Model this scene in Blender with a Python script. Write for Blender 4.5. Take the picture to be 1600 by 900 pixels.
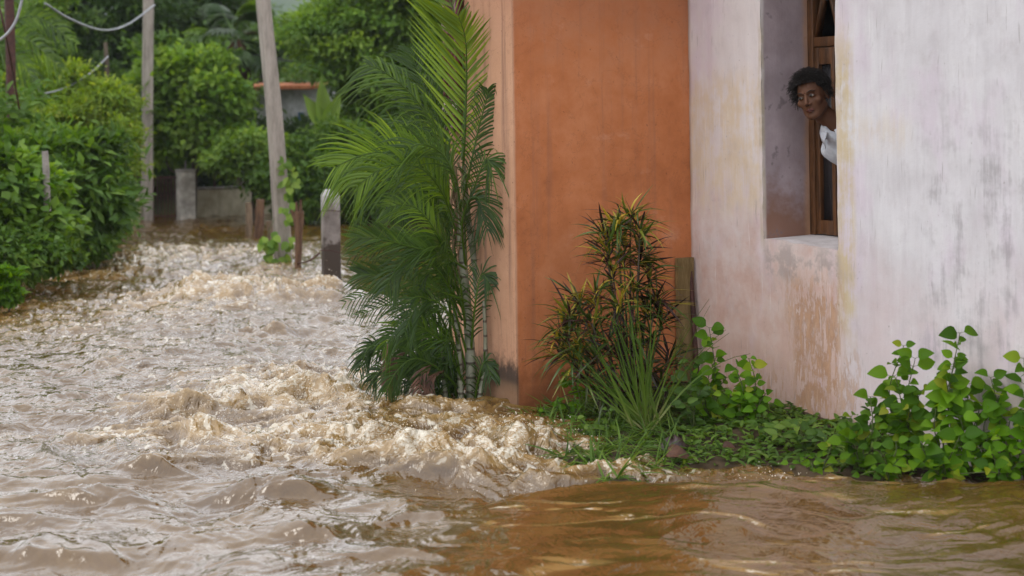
import bpy, math, random
import numpy as np
from mathutils import Matrix, Vector
R = math.radians
rng = np.random.default_rng(7); random.seed(7)
for o in list(bpy.data.objects): bpy.data.objects.remove(o)
SC = bpy.context.scene; COL = SC.collection

# ---------------------------------------------------------------- camera
F_PX, HZ, RHO, H = 2450.0, 170.0, 0.014, 1.75       # focal length and horizon in 1600-px units, roll, eye height
cam = bpy.data.cameras.new('camera'); cam.lens = F_PX/1600*36; cam.sensor_width = 36
cam.shift_y = -(450-HZ)/1600; cam.clip_start = .1; cam.clip_end = 3000
cam.dof.use_dof = True; cam.dof.focus_distance = 8.7; cam.dof.aperture_fstop = 2.3
co = bpy.data.objects.new('camera', cam); COL.objects.link(co); SC.camera = co
cr, sr = math.cos(RHO), math.sin(RHO)
co.matrix_world = Matrix(((cr, sr, 0, 0), (0, 0, -1, 0), (-sr, cr, 0, H), (0, 0, 0, 1)))
# ---------------------------------------------------------------- daylight
SUN_EL, SUN_AZ = R(56), R(-112)          # azimuth from +Y, clockwise: the light comes over the road from the left
w = bpy.data.worlds.new('World'); SC.world = w; w.use_nodes = True
nt = w.node_tree; nt.nodes.clear()
def wn(t, **k):
    n = nt.nodes.new(t)
    for a, b in k.items(): setattr(n, a, b)
    return n
sky = wn('ShaderNodeTexSky', sky_type='NISHITA', sun_disc=False, sun_elevation=SUN_EL, sun_rotation=SUN_AZ, dust_density=4.0, air_density=1.0)
tc = wn('ShaderNodeTexCoord'); mp = wn('ShaderNodeMapping'); mp.inputs['Scale'].default_value = (1, 1, 2.6)
nz = wn('ShaderNodeTexNoise'); nz.inputs['Scale'].default_value = 2.2; nz.inputs['Detail'].default_value = 6
cl = wn('ShaderNodeValToRGB'); cl.color_ramp.elements[0].position = .34; cl.color_ramp.elements[1].position = .7
cl.color_ramp.elements[0].color = (15, 15.5, 16.6, 1); cl.color_ramp.elements[1].color = (20.5, 20.6, 20.8, 1)
mx = wn('ShaderNodeMixRGB'); mx.inputs[0].default_value = .86
bg = wn('ShaderNodeBackground'); bg.inputs[1].default_value = .12
ow = wn('ShaderNodeOutputWorld'); L = nt.links.new
L(tc.outputs['Generated'], mp.inputs[0]); L(mp.outputs[0], nz.inputs[0]); L(nz.outputs[0], cl.inputs[0])
L(sky.outputs[0], mx.inputs[1]); L(cl.outputs[0], mx.inputs[2]); L(mx.outputs[0], bg.inputs[0]); L(bg.outputs[0], ow.inputs[0])
sl = bpy.data.lights.new('sun', 'SUN'); sl.energy = .6; sl.angle = R(18); sl.color = (1, .95, .87)
so = bpy.data.objects.new('sun', sl); COL.objects.link(so)
sd = Vector((math.sin(SUN_AZ)*math.cos(SUN_EL), math.cos(SUN_AZ)*math.cos(SUN_EL), math.sin(SUN_EL)))
so.rotation_euler = sd.to_track_quat('Z', 'Y').to_euler()
SC.view_settings.view_transform = 'Standard'; SC.view_settings.look = 'None'
SC.view_settings.exposure = -0.12; SC.view_settings.gamma = 1
SC.cycles.max_bounces = 6; SC.cycles.transparent_max_bounces = 4; SC.cycles.caustics_reflective = False

# ---------------------------------------------------------------- pixel helpers (1600x900 space)
def P(x, y, Z):
    cx, cy = (x-800)/F_PX*Z, -(y-HZ)/F_PX*Z
    return np.array([cx*cr+cy*sr, Z, H-cx*sr+cy*cr])
def G(x, y, h=0.0):
    d = P(x, y, 1.0)-np.array([0, 0, H]); t = (h-H)/d[2]
    return np.array([0, 0, H])+d*t
def onplane(x, y, o, n):
    d = P(x, y, 1.0)-np.array([0, 0, H]); t = np.dot(np.asarray(o)-np.array([0, 0, H]), n)/np.dot(d, n)
    return np.array([0, 0, H])+d*t
def nrm(v): v = np.asarray(v, float); return v/np.maximum(np.linalg.norm(v, axis=-1, keepdims=True), 1e-9)

# ---------------------------------------------------------------- noise
def _hash(ix, iy, s):
    h = (ix.astype(np.int64)*374761393+iy.astype(np.int64)*668265263+s*974711) & 0x7fffffff
    h = ((h ^ (h >> 13))*1274126177) & 0x7fffffff
    return ((h ^ (h >> 16)) & 0xffff)/65536.0*2*np.pi
def perlin(x, y, s=0):
    x = np.asarray(x, float); y = np.asarray(y, float)
    ix, iy = np.floor(x), np.floor(y); fx, fy = x-ix, y-iy
    u = fx*fx*fx*(fx*(fx*6-15)+10); v = fy*fy*fy*(fy*(fy*6-15)+10)
    def g(a, b):
        t = _hash(ix+a, iy+b, s); return np.cos(t)*(fx-a)+np.sin(t)*(fy-b)
    return ((g(0, 0)*(1-u)+g(1, 0)*u)*(1-v)+(g(0, 1)*(1-u)+g(1, 1)*u)*v)*1.5
def fbm(x, y, o=4, s=0, gain=.5):
    r = 0; a = 1
    for k in range(o): r = r+a*perlin(x*2**k, y*2**k, s+k*17); a *= gain
    return r
def sstep(a, b, x): t = np.clip((x-a)/(b-a), 0, 1); return t*t*(3-2*t)

# ---------------------------------------------------------------- mesh helpers
class Geo:
    def __init__(s): s.V = []; s.loops = []; s.sizes = []; s.n = 0; s.var = []
    def add(s, V, F, var=0.5):
        V = np.asarray(V, float).reshape(-1, 3)
        if isinstance(F, np.ndarray):
            s.loops.append((F+s.n).ravel()); s.sizes.append(np.full(len(F), F.shape[1]))
        else:
            s.loops.append(np.array([i for f in F for i in f])+s.n); s.sizes.append(np.array([len(f) for f in F]))
        s.V.append(V); s.var.append(np.broadcast_to(np.asarray(var, float), (len(V),))); s.n += len(V); return s
    def build(s, name, mat, parent=None, smooth=True, local=False, attrs=None):
        me = bpy.data.meshes.new(name); V = np.concatenate(s.V); lo = np.concatenate(s.loops); sz = np.concatenate(s.sizes)
        me.vertices.add(len(V)); me.vertices.foreach_set('co', V.astype(np.float32).ravel())
        me.loops.add(len(lo)); me.loops.foreach_set('vertex_index', lo.astype(np.int32))
        me.polygons.add(len(sz)); me.polygons.foreach_set('loop_start', np.concatenate([[0], np.cumsum(sz)[:-1]]).astype(np.int32))
        me.update(calc_edges=True)
        me.polygons.foreach_set('use_smooth', np.full(len(sz), smooth))
        a = me.attributes.new('var', 'FLOAT', 'POINT'); a.data.foreach_set('value', np.concatenate(s.var).astype(np.float32))
        for k, v in (attrs or {}).items():
            a = me.attributes.new(k, 'FLOAT', 'POINT'); a.data.foreach_set('value', v.astype(np.float32))
        me.validate()
        o = bpy.data.objects.new(name, me); COL.objects.link(o)
        if mat: me.materials.append(mat)
        if parent:
            o.parent = parent
            if not local: o.matrix_parent_inverse = Matrix.Translation(-parent.location)
        return o
def tag(o, label=None, cat=None, group=None, kind=None):
    if label: o['label'] = label
    if cat: o['category'] = cat
    if group: o['group'] = group
    if kind: o['kind'] = kind
    return o
def thing(name, label, cat, loc, group=None, rz=0):
    o = bpy.data.objects.new(name, None); COL.objects.link(o); o.location = tuple(float(c) for c in loc); o.rotation_euler = (0, 0, rz)
    o.empty_display_size = .1
    return tag(o, label, cat, group)
def smooth_path(pts, n):
    pts = np.asarray(pts, float); m = len(pts)
    if m == 2: return pts[0]+(pts[1]-pts[0])*np.linspace(0, 1, n)[:, None]
    q = np.vstack([2*pts[0]-pts[1], pts, 2*pts[-1]-pts[-2]]); t = np.linspace(0, m-1-1e-6, n); i = t.astype(int); f = (t-i)[:, None]
    a, b, c, d = q[i], q[i+1], q[i+2], q[i+3]
    return .5*(2*b+(c-a)*f+(2*a-5*b+4*c-d)*f*f+(3*b-a-3*c+d)*f**3)
def tube(g, pts, r, seg=8, var=.5, bump=0, caps=True):
    pts = np.asarray(pts, float); n = len(pts); r = np.interp(np.linspace(0, 1, n), np.linspace(0, 1, len(np.atleast_1d(r))), np.atleast_1d(r))
    T = nrm(np.gradient(pts, axis=0)); ref = np.array([0, 1, .1]) if abs(T[0][2]) > .7 else np.array([0, 0, 1.])
    A = nrm(np.cross(T, ref)); B = np.cross(T, A); a = np.arange(seg)/seg*2*np.pi
    rr = r[:, None]*(1+bump*rng.uniform(-1, 1, (n, seg)))
    V = pts[:, None]+A[:, None]*(np.cos(a)*rr)[..., None]+B[:, None]*(np.sin(a)*rr)[..., None]
    i = np.arange(n-1)[:, None]*seg; j = np.arange(seg)[None]
    F = np.stack([i+j, i+(j+1) % seg, i+seg+(j+1) % seg, i+seg+j], -1).reshape(-1, 4)
    g.add(V, F, var)
    if caps: g.add(V[0], [list(range(seg))[::-1]], var); g.add(V[-1], [list(range(seg))], var)
    return g
def box(g, a, b, var=.5, M=None):
    (x0, y0, z0), (x1, y1, z1) = a, b
    V = np.array([[x, y, z] for z in (z0, z1) for x, y in ((x0, y0), (x1, y0), (x1, y1), (x0, y1))], float)
    if M is not None: V = V@M[:3, :3].T+M[:3, 3]
    g.add(V, [[0, 3, 2, 1], [4, 5, 6, 7], [0, 1, 5, 4], [1, 2, 6, 5], [2, 3, 7, 6], [3, 0, 4, 7]], var); return g
def bevel(o, w=.005, s=2):
    m = o.modifiers.new('bevel', 'BEVEL'); m.width = w; m.segments = s; return o
def ball(g, c, r, seg=12, ring=8, var=.5, M=None):
    r = np.broadcast_to(np.asarray(r, float), (3,)); th = np.linspace(0, np.pi, ring+1)[1:-1]; a = np.arange(seg)/seg*2*np.pi
    V = [[0, 0, 1]]+[[math.sin(t)*math.cos(p), math.sin(t)*math.sin(p), math.cos(t)] for t in th for p in a]+[[0, 0, -1]]
    V = np.array(V)*r
    if M is not None: V = V@np.asarray(M).T
    V = V+np.asarray(c); F = []
    for j in range(seg):
        F.append([0, 1+j, 1+(j+1) % seg])
        for k in range(ring-2): F.append([1+k*seg+j, 1+(k+1)*seg+j, 1+(k+1)*seg+(j+1) % seg, 1+k*seg+(j+1) % seg])
        F.append([len(V)-1, 1+(ring-2)*seg+(j+1) % seg, 1+(ring-2)*seg+j])
    g.add(V, F, var); return g
def template(rows, width, fold=.15, droop=0.0, wave=0):
    """leaf: rows of (left, mid, right); width(v) profile, droop bends it down along its length"""
    v = np.linspace(0, 1, rows); V = []
    for k, t in enumerate(v):
        w = width(t)*.5; z = -droop*t*t; y = t*(1-.35*droop*t)
        V += [[-w, y, z+wave*math.sin(t*9), fold*w], [0, y, z, 0], [w, y, z-wave*math.sin(t*9+1), fold*w]]
    F = []
    for k in range(rows-1):
        a = k*3; F += [[a, a+1, a+4, a+3], [a+1, a+2, a+5, a+4]]
    return np.array(V, float), np.array(F)
def leaves(g, Pn, D, N, Ln, Wd, T, var):
    V0, F0 = T; n = len(Pn); D = nrm(D); S = nrm(np.cross(D, N)); N2 = np.cross(S, D)
    Ln = np.broadcast_to(Ln, (n,))[:, None, None]; Wd = np.broadcast_to(Wd, (n,))[:, None, None]
    V = Pn[:, None]+S[:, None]*V0[None, :, :1]*Wd+D[:, None]*V0[None, :, 1:2]*Ln+N2[:, None]*(V0[None, :, 2:3]*Ln+V0[None, :, 3:4]*Wd*2)
    F = (F0[None]+(np.arange(n)*len(V0))[:, None, None]).reshape(-1, F0.shape[1])
    g.add(V, F, np.repeat(np.broadcast_to(var, (n,)), len(V0)))
ovate = lambda t: max(.04, math.sin(math.pi*min(1, t**.75))**.8) if 0 < t < 1 else .03
lance = lambda t: max(.03, math.sin(math.pi*t**.8))
blade = lambda t: max(.05, (1-t)**.6*min(1, .5+t*3))
T_SM = template(3, lambda t: (.1, 1, .1)[round(t*2)], .25)                # far leaf: 4 quads
T_OV = [template(7, ovate, f, d) for f, d in ((.2, .1), (.3, .3), (.1, .5))]
T_LA = [template(6, lance, .3, d) for d in (.1, .45, .8)]
T_BL = [template(6, blade, .3, d) for d in (.1, .5, .95)]

# ---------------------------------------------------------------- materials
def mat(name):
    m = bpy.data.materials.new(name); m.use_nodes = True; t = m.node_tree; t.nodes.clear()
    return m, t
class NT:
    def __init__(s, t): s.t = t
    def n(s, ty, ins=None, **k):
        x = s.t.nodes.new(ty)
        for a, b in k.items(): setattr(x, a, b)
        for a, b in (ins or {}).items():
            if hasattr(b, 'links') or isinstance(b, bpy.types.NodeSocket): s.t.links.new(b, x.inputs[a])
            else: x.inputs[a].default_value = b
        return x
    def noise(s, vec, scale, detail=4, rough=.55, dist=0): return s.n('ShaderNodeTexNoise', {'Vector': vec, 'Scale': scale, 'Detail': detail, 'Roughness': rough, 'Distortion': dist}).outputs[0]
    def map(s, vec, sc=(1, 1, 1), loc=(0, 0, 0)): return s.n('ShaderNodeMapping', {'Vector': vec, 'Scale': sc, 'Location': loc}).outputs[0]
    def ss(s, v, a, b): return s.n('ShaderNodeMapRange', {0: v, 1: a, 2: b, 3: 0.0, 4: 1.0}, interpolation_type='SMOOTHSTEP').outputs[0] if a < b else s.m('SUBTRACT', 1.0, s.n('ShaderNodeMapRange', {0: v, 1: b, 2: a, 3: 0.0, 4: 1.0}, interpolation_type='SMOOTHSTEP').outputs[0])
    def m(s, op, a, b=0.0): return s.n('ShaderNodeMath', {0: a, 1: b}, operation=op).outputs[0]
    def mul(s, *a):
        r = a[0]
        for b in a[1:]: r = s.m('MULTIPLY', r, b)
        return r
    def mix(s, f, a, b): return s.n('ShaderNodeMixRGB', {0: f, 1: a, 2: b}).outputs[0]
    def ramp(s, f, stops):
        x = s.n('ShaderNodeValToRGB', {0: f}); e = x.color_ramp.elements
        while len(e) < len(stops): e.new(.5)
        for k, (p, c) in enumerate(stops): e[k].position = p; e[k].color = (*c, 1)
        return x.outputs[0]
    def pos(s): return s.n('ShaderNodeTexCoord').outputs['Object']
    def world(s): return s.n('ShaderNodeNewGeometry').outputs['Position']
    def attr(s, a): return s.n('ShaderNodeAttribute', attribute_name=a).outputs['Fac']
    def bump(s, h, st, dist=.02, nr=None):
        ins = {'Height': h, 'Strength': st, 'Distance': dist}
        if nr is not None: ins['Normal'] = nr
        return s.n('ShaderNodeBump', ins).outputs[0]
    def out(s, sh): s.n('ShaderNodeOutputMaterial', {0: sh})
    def pbr(s, **k): return s.n('ShaderNodeBsdfPrincipled', {a.replace('_', ' '): b for a, b in k.items()}).outputs[0]
def c4(c): return (*c, 1)
def simple(name, c1, c2, rough=.8, scale=8, bump=.3, stretch=(1, 1, 1), metal=0.0, spec=.3, dist=.01):
    m, t = mat(name); q = NT(t); v = q.map(q.pos(), stretch); a = q.noise(v, scale, 6, .6); b = q.noise(v, scale*6, 4, .6)
    f = q.m('ADD', q.mul(a, .65), q.mul(b, .35)); col = q.mix(q.ss(f, .35, .65), c4(c1), c4(c2))
    q.out(q.pbr(Base_Color=col, Roughness=rough, Metallic=metal, Specular_IOR_Level=spec, Normal=q.bump(f, bump, dist))); return m
def leafmat(name, stops, rough=.42, tr=.3, spec=.45, under=1.25):
    m, t = mat(name); q = NT(t); col = q.ramp(q.attr('var'), stops)
    n = q.noise(q.world(), 1.1, 2); col = q.n('ShaderNodeHueSaturation', {'Color': col, 'Hue': .5, 'Saturation': 1.0, 'Value': q.n('ShaderNodeMapRange', {0: n, 1: .3, 2: .7, 3: .72, 4: 1.25}).outputs[0]}).outputs[0]
    p = q.pbr(Base_Color=col, Roughness=rough, Specular_IOR_Level=spec)
    tc2 = q.n('ShaderNodeHueSaturation', {'Color': col, 'Hue': .485, 'Saturation': 1.1, 'Value': under*1.5}).outputs[0]
    tl = q.n('ShaderNodeBsdfTranslucent', {'Color': tc2}).outputs[0]
    q.out(q.n('ShaderNodeMixShader', {0: tr, 1: p, 2: tl}).outputs[0]); return m
M = {}
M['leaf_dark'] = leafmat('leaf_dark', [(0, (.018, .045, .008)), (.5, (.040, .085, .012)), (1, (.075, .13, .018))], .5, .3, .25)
M['leaf_mid'] = leafmat('leaf_mid', [(0, (.035, .085, .010)), (.6, (.075, .15, .017)), (1, (.15, .23, .03))], .5, .35, .25)
M['leaf_light'] = leafmat('leaf_light', [(0, (.05, .12, .012)), (.5, (.11, .20, .022)), (1, (.22, .32, .05))], .5, .38, .25)
M['leaf_yellow'] = leafmat('leaf_yellow', [(0, (.09, .16, .015)), (.6, (.17, .26, .025)), (1, (.32, .36, .05))], .5, .4, .25)
M['leaf_fresh'] = leafmat('leaf_fresh', [(0, (.04, .11, .005)), (.45, (.085, .20, .007)), (.85, (.15, .30, .012)), (1, (.30, .34, .03))], .5, .38, .16)
M['palm_leaf'] = leafmat('palm_leaf', [(0, (.014, .036, .009)), (.45, (.045, .095, .012)), (.8, (.12, .21, .016)), (1, (.23, .34, .022))], .36, .28, .4)
M['croton_leaf'] = leafmat('croton_leaf', [(0, (.022, .011, .012)), (.3, (.05, .019, .015)), (.40, (.035, .065, .012)), (.75, (.075, .13, .016)), (.85, (.28, .23, .025)), (1, (.45, .34, .035))], .33, .18, .4)
M['grass'] = leafmat('grass', [(0, (.035, .075, .012)), (.5, (.085, .16, .02)), (.85, (.17, .25, .045)), (1, (.36, .36, .15))], .5, .33, .25)
M['dead'] = simple('dead_leaf', (.05, .022, .012), (.13, .06, .035), .55, 14, .4)
M['bark'] = simple('bark', (.055, .04, .028), (.12, .095, .07), .9, 10, .8, (1, 1, .3))
M['stem'] = simple('green_stem', (.05, .07, .02), (.10, .13, .035), .6, 20, .2)
# ---------------------------------------------------------------- the two houses: directions of their walls
VX1 = -533.0
def horiz(x, y=None):                                    # world horizontal direction that vanishes at pixel column x
    y = HZ-sr*(x-800); d = P(x, y, 1.0)-np.array([0, 0, H]); d[2] = 0; return nrm(d)
DD = horiz(VX1)                                          # runs away from the camera, to the left
NN = np.array([DD[1], -DD[0], 0.0])                      # runs away to the right
CO = G(808, 655)                                         # street corner of the orange house
JU = CO+NN*(lambda o: o)(0)                              # joint found below
for t in np.linspace(0.3, 3, 2701):
    q = CO+NN*t; cx = (q[0]*cr-(0-H)*sr*0+(q[2]-H)*-sr); cxx = q[0]*cr-(q[2]-H)*sr; px = 800+cxx/q[1]*F_PX
    if px >= 1083: JU = q; break
def proj(q):
    q = np.asarray(q, float); X, Y, Z = q[..., 0], q[..., 1], q[..., 2]-H
    return np.stack([800+(X*cr-Z*sr)/Y*F_PX, HZ-(X*sr+Z*cr)/Y*F_PX], -1)
LEN_O = float(np.linalg.norm(JU-CO))
rz_o = math.atan2(NN[1], NN[0]); EE = -DD; rz_w = math.atan2(EE[1], EE[0])
def Wl(x, y, v=0.0):                                     # pixel -> (u, z) on the white wall (or v metres inside it)
    o = JU+NN*v; q = onplane(x, y, o, NN); return float(np.dot(q-JU, EE)), float(q[2])
def Ol(x, y):                                            # pixel -> (u, z) on the orange street face
    q = onplane(x, y, CO, DD); return float(np.dot(q-CO, NN)), float(q[2])
def Ll(x, y):                                            # pixel -> (distance back, z) on the orange left face
    q = onplane(x, y, CO, NN); return float(np.dot(q-CO, DD)), float(q[2])

def stucco_orange():
    m, t = mat('orange_stucco'); q = NT(t); p = q.pos(); X, Y, Z = q.t.nodes.new('ShaderNodeSeparateXYZ'), None, None
    q.t.links.new(p, X.inputs[0]); u, d, z = X.outputs
    big = q.noise(p, 1.3, 5, .6); mid = q.noise(p, 7, 6, .65); fine = q.noise(p, 60, 5, .7)
    f = q.m('ADD', q.mul(big, .55), q.mul(mid, .45))
    col = q.ramp(f, [(.30, (.35, .115, .042)), (.48, (.50, .175, .068)), (.66, (.60, .245, .115))])
    left = q.ss(u, .02, .004)                                           # lane face coloured paler, standing in for the open-sky light on it
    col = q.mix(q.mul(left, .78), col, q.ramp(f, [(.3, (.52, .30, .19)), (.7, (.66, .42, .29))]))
    drip = q.noise(q.map(p, (14, 14, .4)), 1, 6, .7)                    # rain streaks
    col = q.mix(q.mul(q.ss(drip, .50, .70), q.m('ADD', .30, q.mul(left, .35))), col, c4((.22, .12, .09)))
    wet = q.ss(q.m('ADD', z, q.mul(mid, .5)), .62, .3)                  # tide mark and mould at the foot
    col = q.mix(q.mul(wet, .7), col, c4((.17, .066, .028)))
    mould = q.mul(q.ss(q.m('ADD', z, q.mul(mid, .34)), .52, .40), q.ss(q.m('ADD', z, q.mul(mid, .1)), .17, .24), left)
    col = q.mix(q.mul(mould, .9), col, c4((.05, .042, .036)))
    bare = q.mul(left, q.ss(z, .22, .17)); col = q.mix(q.mul(bare, .7), col, c4((.24, .15, .09)))
    spk = q.ss(q.noise(p, 38, 2, .5), .70, .76); col = q.mix(q.mul(spk, .55), col, c4((.16, .06, .035)))
    tp_ = q.mul(q.ss(q.m('ADD', z, q.mul(mid, .8)), 2.3, 2.9), .45); col = q.mix(tp_, col, c4((.30, .13, .075)))
    ck = q.ss(q.m('ABSOLUTE', q.m('SUBTRACT', q.noise(p, 2.6, 7, .62, .3), .5)), .006, .001); col = q.mix(q.mul(ck, .22), col, c4((.16, .07, .04)))
    pale = q.ss(q.noise(q.map(p, (1, 1, 1.6), (5, 2, 1)), 3.2, 6, .7), .6, .75); col = q.mix(q.mul(pale, .4), col, c4((.62, .33, .21)))
    h = q.m('ADD', q.mul(mid, .5), q.mul(fine, .25)); h = q.m('ADD', h, q.mul(big, 1.2))
    q.out(q.pbr(Base_Color=col, Roughness=.88, Specular_IOR_Level=.2, Normal=q.bump(h, .55, .012))); return m
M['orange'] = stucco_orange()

def limewash():
    m, t = mat('weathered_limewash'); q = NT(t); p = q.pos(); X = q.t.nodes.new('ShaderNodeSeparateXYZ'); q.t.links.new(p, X.inputs[0]); u, v, z = X.outputs
    # masks in wall metres, read off the photograph
    def band(a, b, s): return q.mul(q.ss(u, a-s, a+s), q.ss(u, b+s, b-s))
    def rect(px0, py0, px1, py1, su, sz):
        ua, za = Wl(px0, (py0+py1)/2)[0], Wl((px0+px1)/2, py1)[1]; ub, zb = Wl(px1, (py0+py1)/2)[0], Wl((px0+px1)/2, py0)[1]
        return q.mul(q.ss(u, ua-su, ua+su), q.ss(u, ub+su, ub-su), q.ss(z, za-sz, za+sz), q.ss(z, zb+sz, zb-sz))
    big = q.noise(p, 1.6, 5, .6); mid = q.noise(p, 6, 6, .65); fine = q.noise(p, 45, 6, .7)
    brush = q.noise(q.map(p, (34, 34, 2.2)), 1, 6, .65); brush2 = q.noise(q.map(p, (11, 11, 1.1), (3, 1, 7)), 1, 6, .7)
    col = q.ramp(q.m('ADD', q.mul(big, .5), q.mul(brush2, .5)), [(.3, (.50, .475, .50)), (.5, (.65, .635, .665)), (.7, (.77, .765, .79))])
    # lilac-pink wash showing through towards the far end of the wall and the foot
    foot = q.ss(q.m('ADD', z, q.mul(q.m('SUBTRACT', big, .5), 1.6)), 1.25, .1)
    farend = q.ss(u, Wl(1330, 500)[0], Wl(1300, 500)[0])
    pk = q.mul(q.ss(q.m('ADD', z, q.mul(q.m('SUBTRACT', mid, .5), 1.6)), 1.55, .35), farend)
    col = q.mix(q.mul(pk, .95), col, q.ramp(mid, [(.3, (.47, .24, .18)), (.6, (.60, .41, .34))]))
    col = q.mix(q.mul(foot, q.m('SUBTRACT', 1.0, farend), .6), col, c4((.60, .43, .42)))
    col = q.mix(q.mul(farend, .35), col, c4((.66, .55, .50)))
    lil = q.mul(q.ss(q.noise(q.map(p, (1, 1, .6), (9, 3, 2)), 2.1, 4, .6), .52, .68), .45); col = q.mix(lil, col, c4((.62, .51, .62)))
    # yellow damp beside the window
    yb = q.ss(q.m('ADD', q.mul(mid, .6), q.mul(brush, .4)), .40, .58)
    col = q.mix(q.mul(rect(1072, 120, 1190, 330, .05, .12), yb, .55), col, c4((.62, .47, .25)))
    col = q.mix(q.mul(rect(1306, 60, 1335, 520, .03, .2), yb, .8), col, c4((.56, .45, .25)))
    col = q.mix(q.mul(rect(1320, 180, 1420, 230, .06, .1), yb, .35), col, c4((.62, .50, .33)))
    col = q.mix(q.mul(rect(1186, 40, 1193, 380, .008, .1), yb, .7), col, c4((.45, .38, .26)))
    # flaked patches where the old ochre coat shows
    brush3 = q.noise(q.map(p, (30, 30, 7)), 1, 9, .78, .4); flake = q.ss(q.m('ADD', q.mul(brush3, .62), q.mul(mid, .38)), .475, .56)
    fl = q.mul(flake, q.m('MAXIMUM', q.m('MAXIMUM', rect(1225, 425, 1318, 560, .06, .10), rect(1252, 540, 1345, 680, .06, .1)), rect(1080, 560, 1260, 700, .1, .12)))
    fl = q.m('MAXIMUM', q.mul(q.ss(q.m('ADD', q.mul(brush3, .62), q.mul(mid, .38)), 0.45, .52), rect(1240, 440, 1312, 670, .045, .08)), q.mul(fl, .75))
    col = q.mix(q.mul(fl, .9), col, q.ramp(brush3, [(.35, (.30, .14, .065)), (.6, (.52, .32, .20))]))
    # cement scar under the sill
    sc = q.mul(q.ss(q.m('ADD', mid, q.mul(big, .4)), .64, .76), rect(1195, 385, 1312, 440, .03, .05)); col = q.mix(q.mul(sc, .65), col, c4((.34, .28, .26)))
    # soot-grey runs at the near end
    run = q.ss(q.m('ADD', q.m('ADD', q.mul(brush2, .42), q.mul(brush, .2)), q.mul(mid, .38)), .47, .60)
    col = q.mix(q.mul(run, rect(1440, 200, 1760, 640, .12, .25), .62), col, c4((.27, .245, .26)))
    col = q.mix(q.mul(run, rect(1440, 0, 1660, 200, .1, .2), .3), col, c4((.34, .31, .33)))
    g2 = q.mul(rect(1525, 590, 1640, 680, .06, .05), q.ss(mid, .45, .55)); col = q.mix(q.mul(g2, .55), col, c4((.25, .22, .21)))
    mott = q.ss(q.noise(q.map(p, (1, 1, .7), (2, 8, 1)), 9, 7, .75), .5, .72); col = q.mix(q.mul(mott, .35), col, c4((.44, .40, .41)))
    st = q.ss(q.noise(q.map(p, (60, 60, 4)), 1, 3, .6), .64, .72); col = q.mix(q.mul(st, .45), col, c4((.25, .22, .21)))
    spk = q.ss(q.noise(p, 55, 2, .5), .70, .77); col = q.mix(q.mul(spk, .5), col, c4((.20, .17, .15)))
    st2 = q.ss(brush, .58, .72); col = q.mix(q.mul(st2, .4), col, c4((.84, .83, .85)))
    # far edge, rubbed to brown
    col = q.mix(q.mul(q.ss(u, .035, .0), .8), col, c4((.33, .2, .13)))
    # window reveal: mauve, dirty towards the sill
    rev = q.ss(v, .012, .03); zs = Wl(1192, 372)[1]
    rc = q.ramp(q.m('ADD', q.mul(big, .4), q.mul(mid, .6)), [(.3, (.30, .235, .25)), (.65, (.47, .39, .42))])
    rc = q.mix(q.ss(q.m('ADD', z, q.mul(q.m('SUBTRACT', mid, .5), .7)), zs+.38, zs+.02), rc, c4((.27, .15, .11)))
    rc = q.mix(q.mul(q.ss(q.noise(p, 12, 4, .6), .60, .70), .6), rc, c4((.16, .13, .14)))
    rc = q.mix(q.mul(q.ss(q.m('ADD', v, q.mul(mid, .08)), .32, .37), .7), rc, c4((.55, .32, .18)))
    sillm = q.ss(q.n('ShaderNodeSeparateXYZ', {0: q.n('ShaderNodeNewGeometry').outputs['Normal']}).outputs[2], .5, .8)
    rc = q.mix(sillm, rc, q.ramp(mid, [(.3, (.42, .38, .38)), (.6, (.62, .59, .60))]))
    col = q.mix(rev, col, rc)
    h = q.m('ADD', q.m('ADD', q.mul(brush, .35), q.mul(mid, .5)), q.m('ADD', q.mul(fine, .22), q.mul(fl, -.25)))
    q.out(q.pbr(Base_Color=col, Roughness=.86, Specular_IOR_Level=.2, Normal=q.bump(h, .5, .01))); return m
M['lime'] = limewash()
M['wood'] = simple('varnished_wood', (.05, .022, .009), (.15, .062, .022), .5, 5, .4, (6, 6, .7), spec=.4)
M['concrete'] = simple('old_concrete', (.17, .15, .135), (.33, .305, .28), .9, 6, .6)
M['concrete_pole'] = simple('concrete_pole', (.20, .175, .15), (.36, .32, .28), .85, 5, .4, (3, 3, .4))
M['plank'] = simple('mossy_plank', (.13, .085, .03), (.25, .17, .075), .85, 7, .5, (3, 3, .5))
M['rust'] = simple('rusty_iron', (.035, .014, .012), (.09, .035, .026), .7, 20, .4)
M['redpaint'] = simple('maroon_paint', (.10, .025, .03), (.2, .055, .06), .45, 8, .2)
M['black'] = simple('dark_interior', (.010, .009, .009), (.02, .018, .018), .8, 5, .1)

def wallgrid(g, us, zs, f):                                # sheet of quads at local (u, f(u,z), z)
    U, Zz = np.meshgrid(us, zs); V = np.stack([U, f(U, Zz), Zz], -1).reshape(-1, 3); n = len(us)
    i = np.arange(len(zs)-1)[:, None]*n; j = np.arange(n-1)[None]
    g.add(V, np.stack([i+j, i+j+1, i+n+j+1, i+n+j], -1).reshape(-1, 4))
# orange house -------------------------------------------------
oh = thing('orange_house', 'orange stuccoed house whose sharp corner stands in the flood beside the palm clump', 'house', CO, None, rz_o)
BACK = Ll(703, 300)[0]; TOP = 3.35
wob = lambda a, b: .006*fbm(a*1.4+3, b*1.4, 3, 5)+.003*fbm(a*6, b*6, 2, 8)
g = Geo(); z = np.linspace(-.7, TOP, 120); u = np.linspace(0, LEN_O+.02, 60)
wallgrid(g, u, z, lambda a, b: wob(a, b)-wob(0*a, b)*(a < 1e-6))
cx_ = lambda b: .006*fbm(b*2, 0*b+.7, 3, 9)
yb_ = np.linspace(0, BACK, 30)
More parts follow.
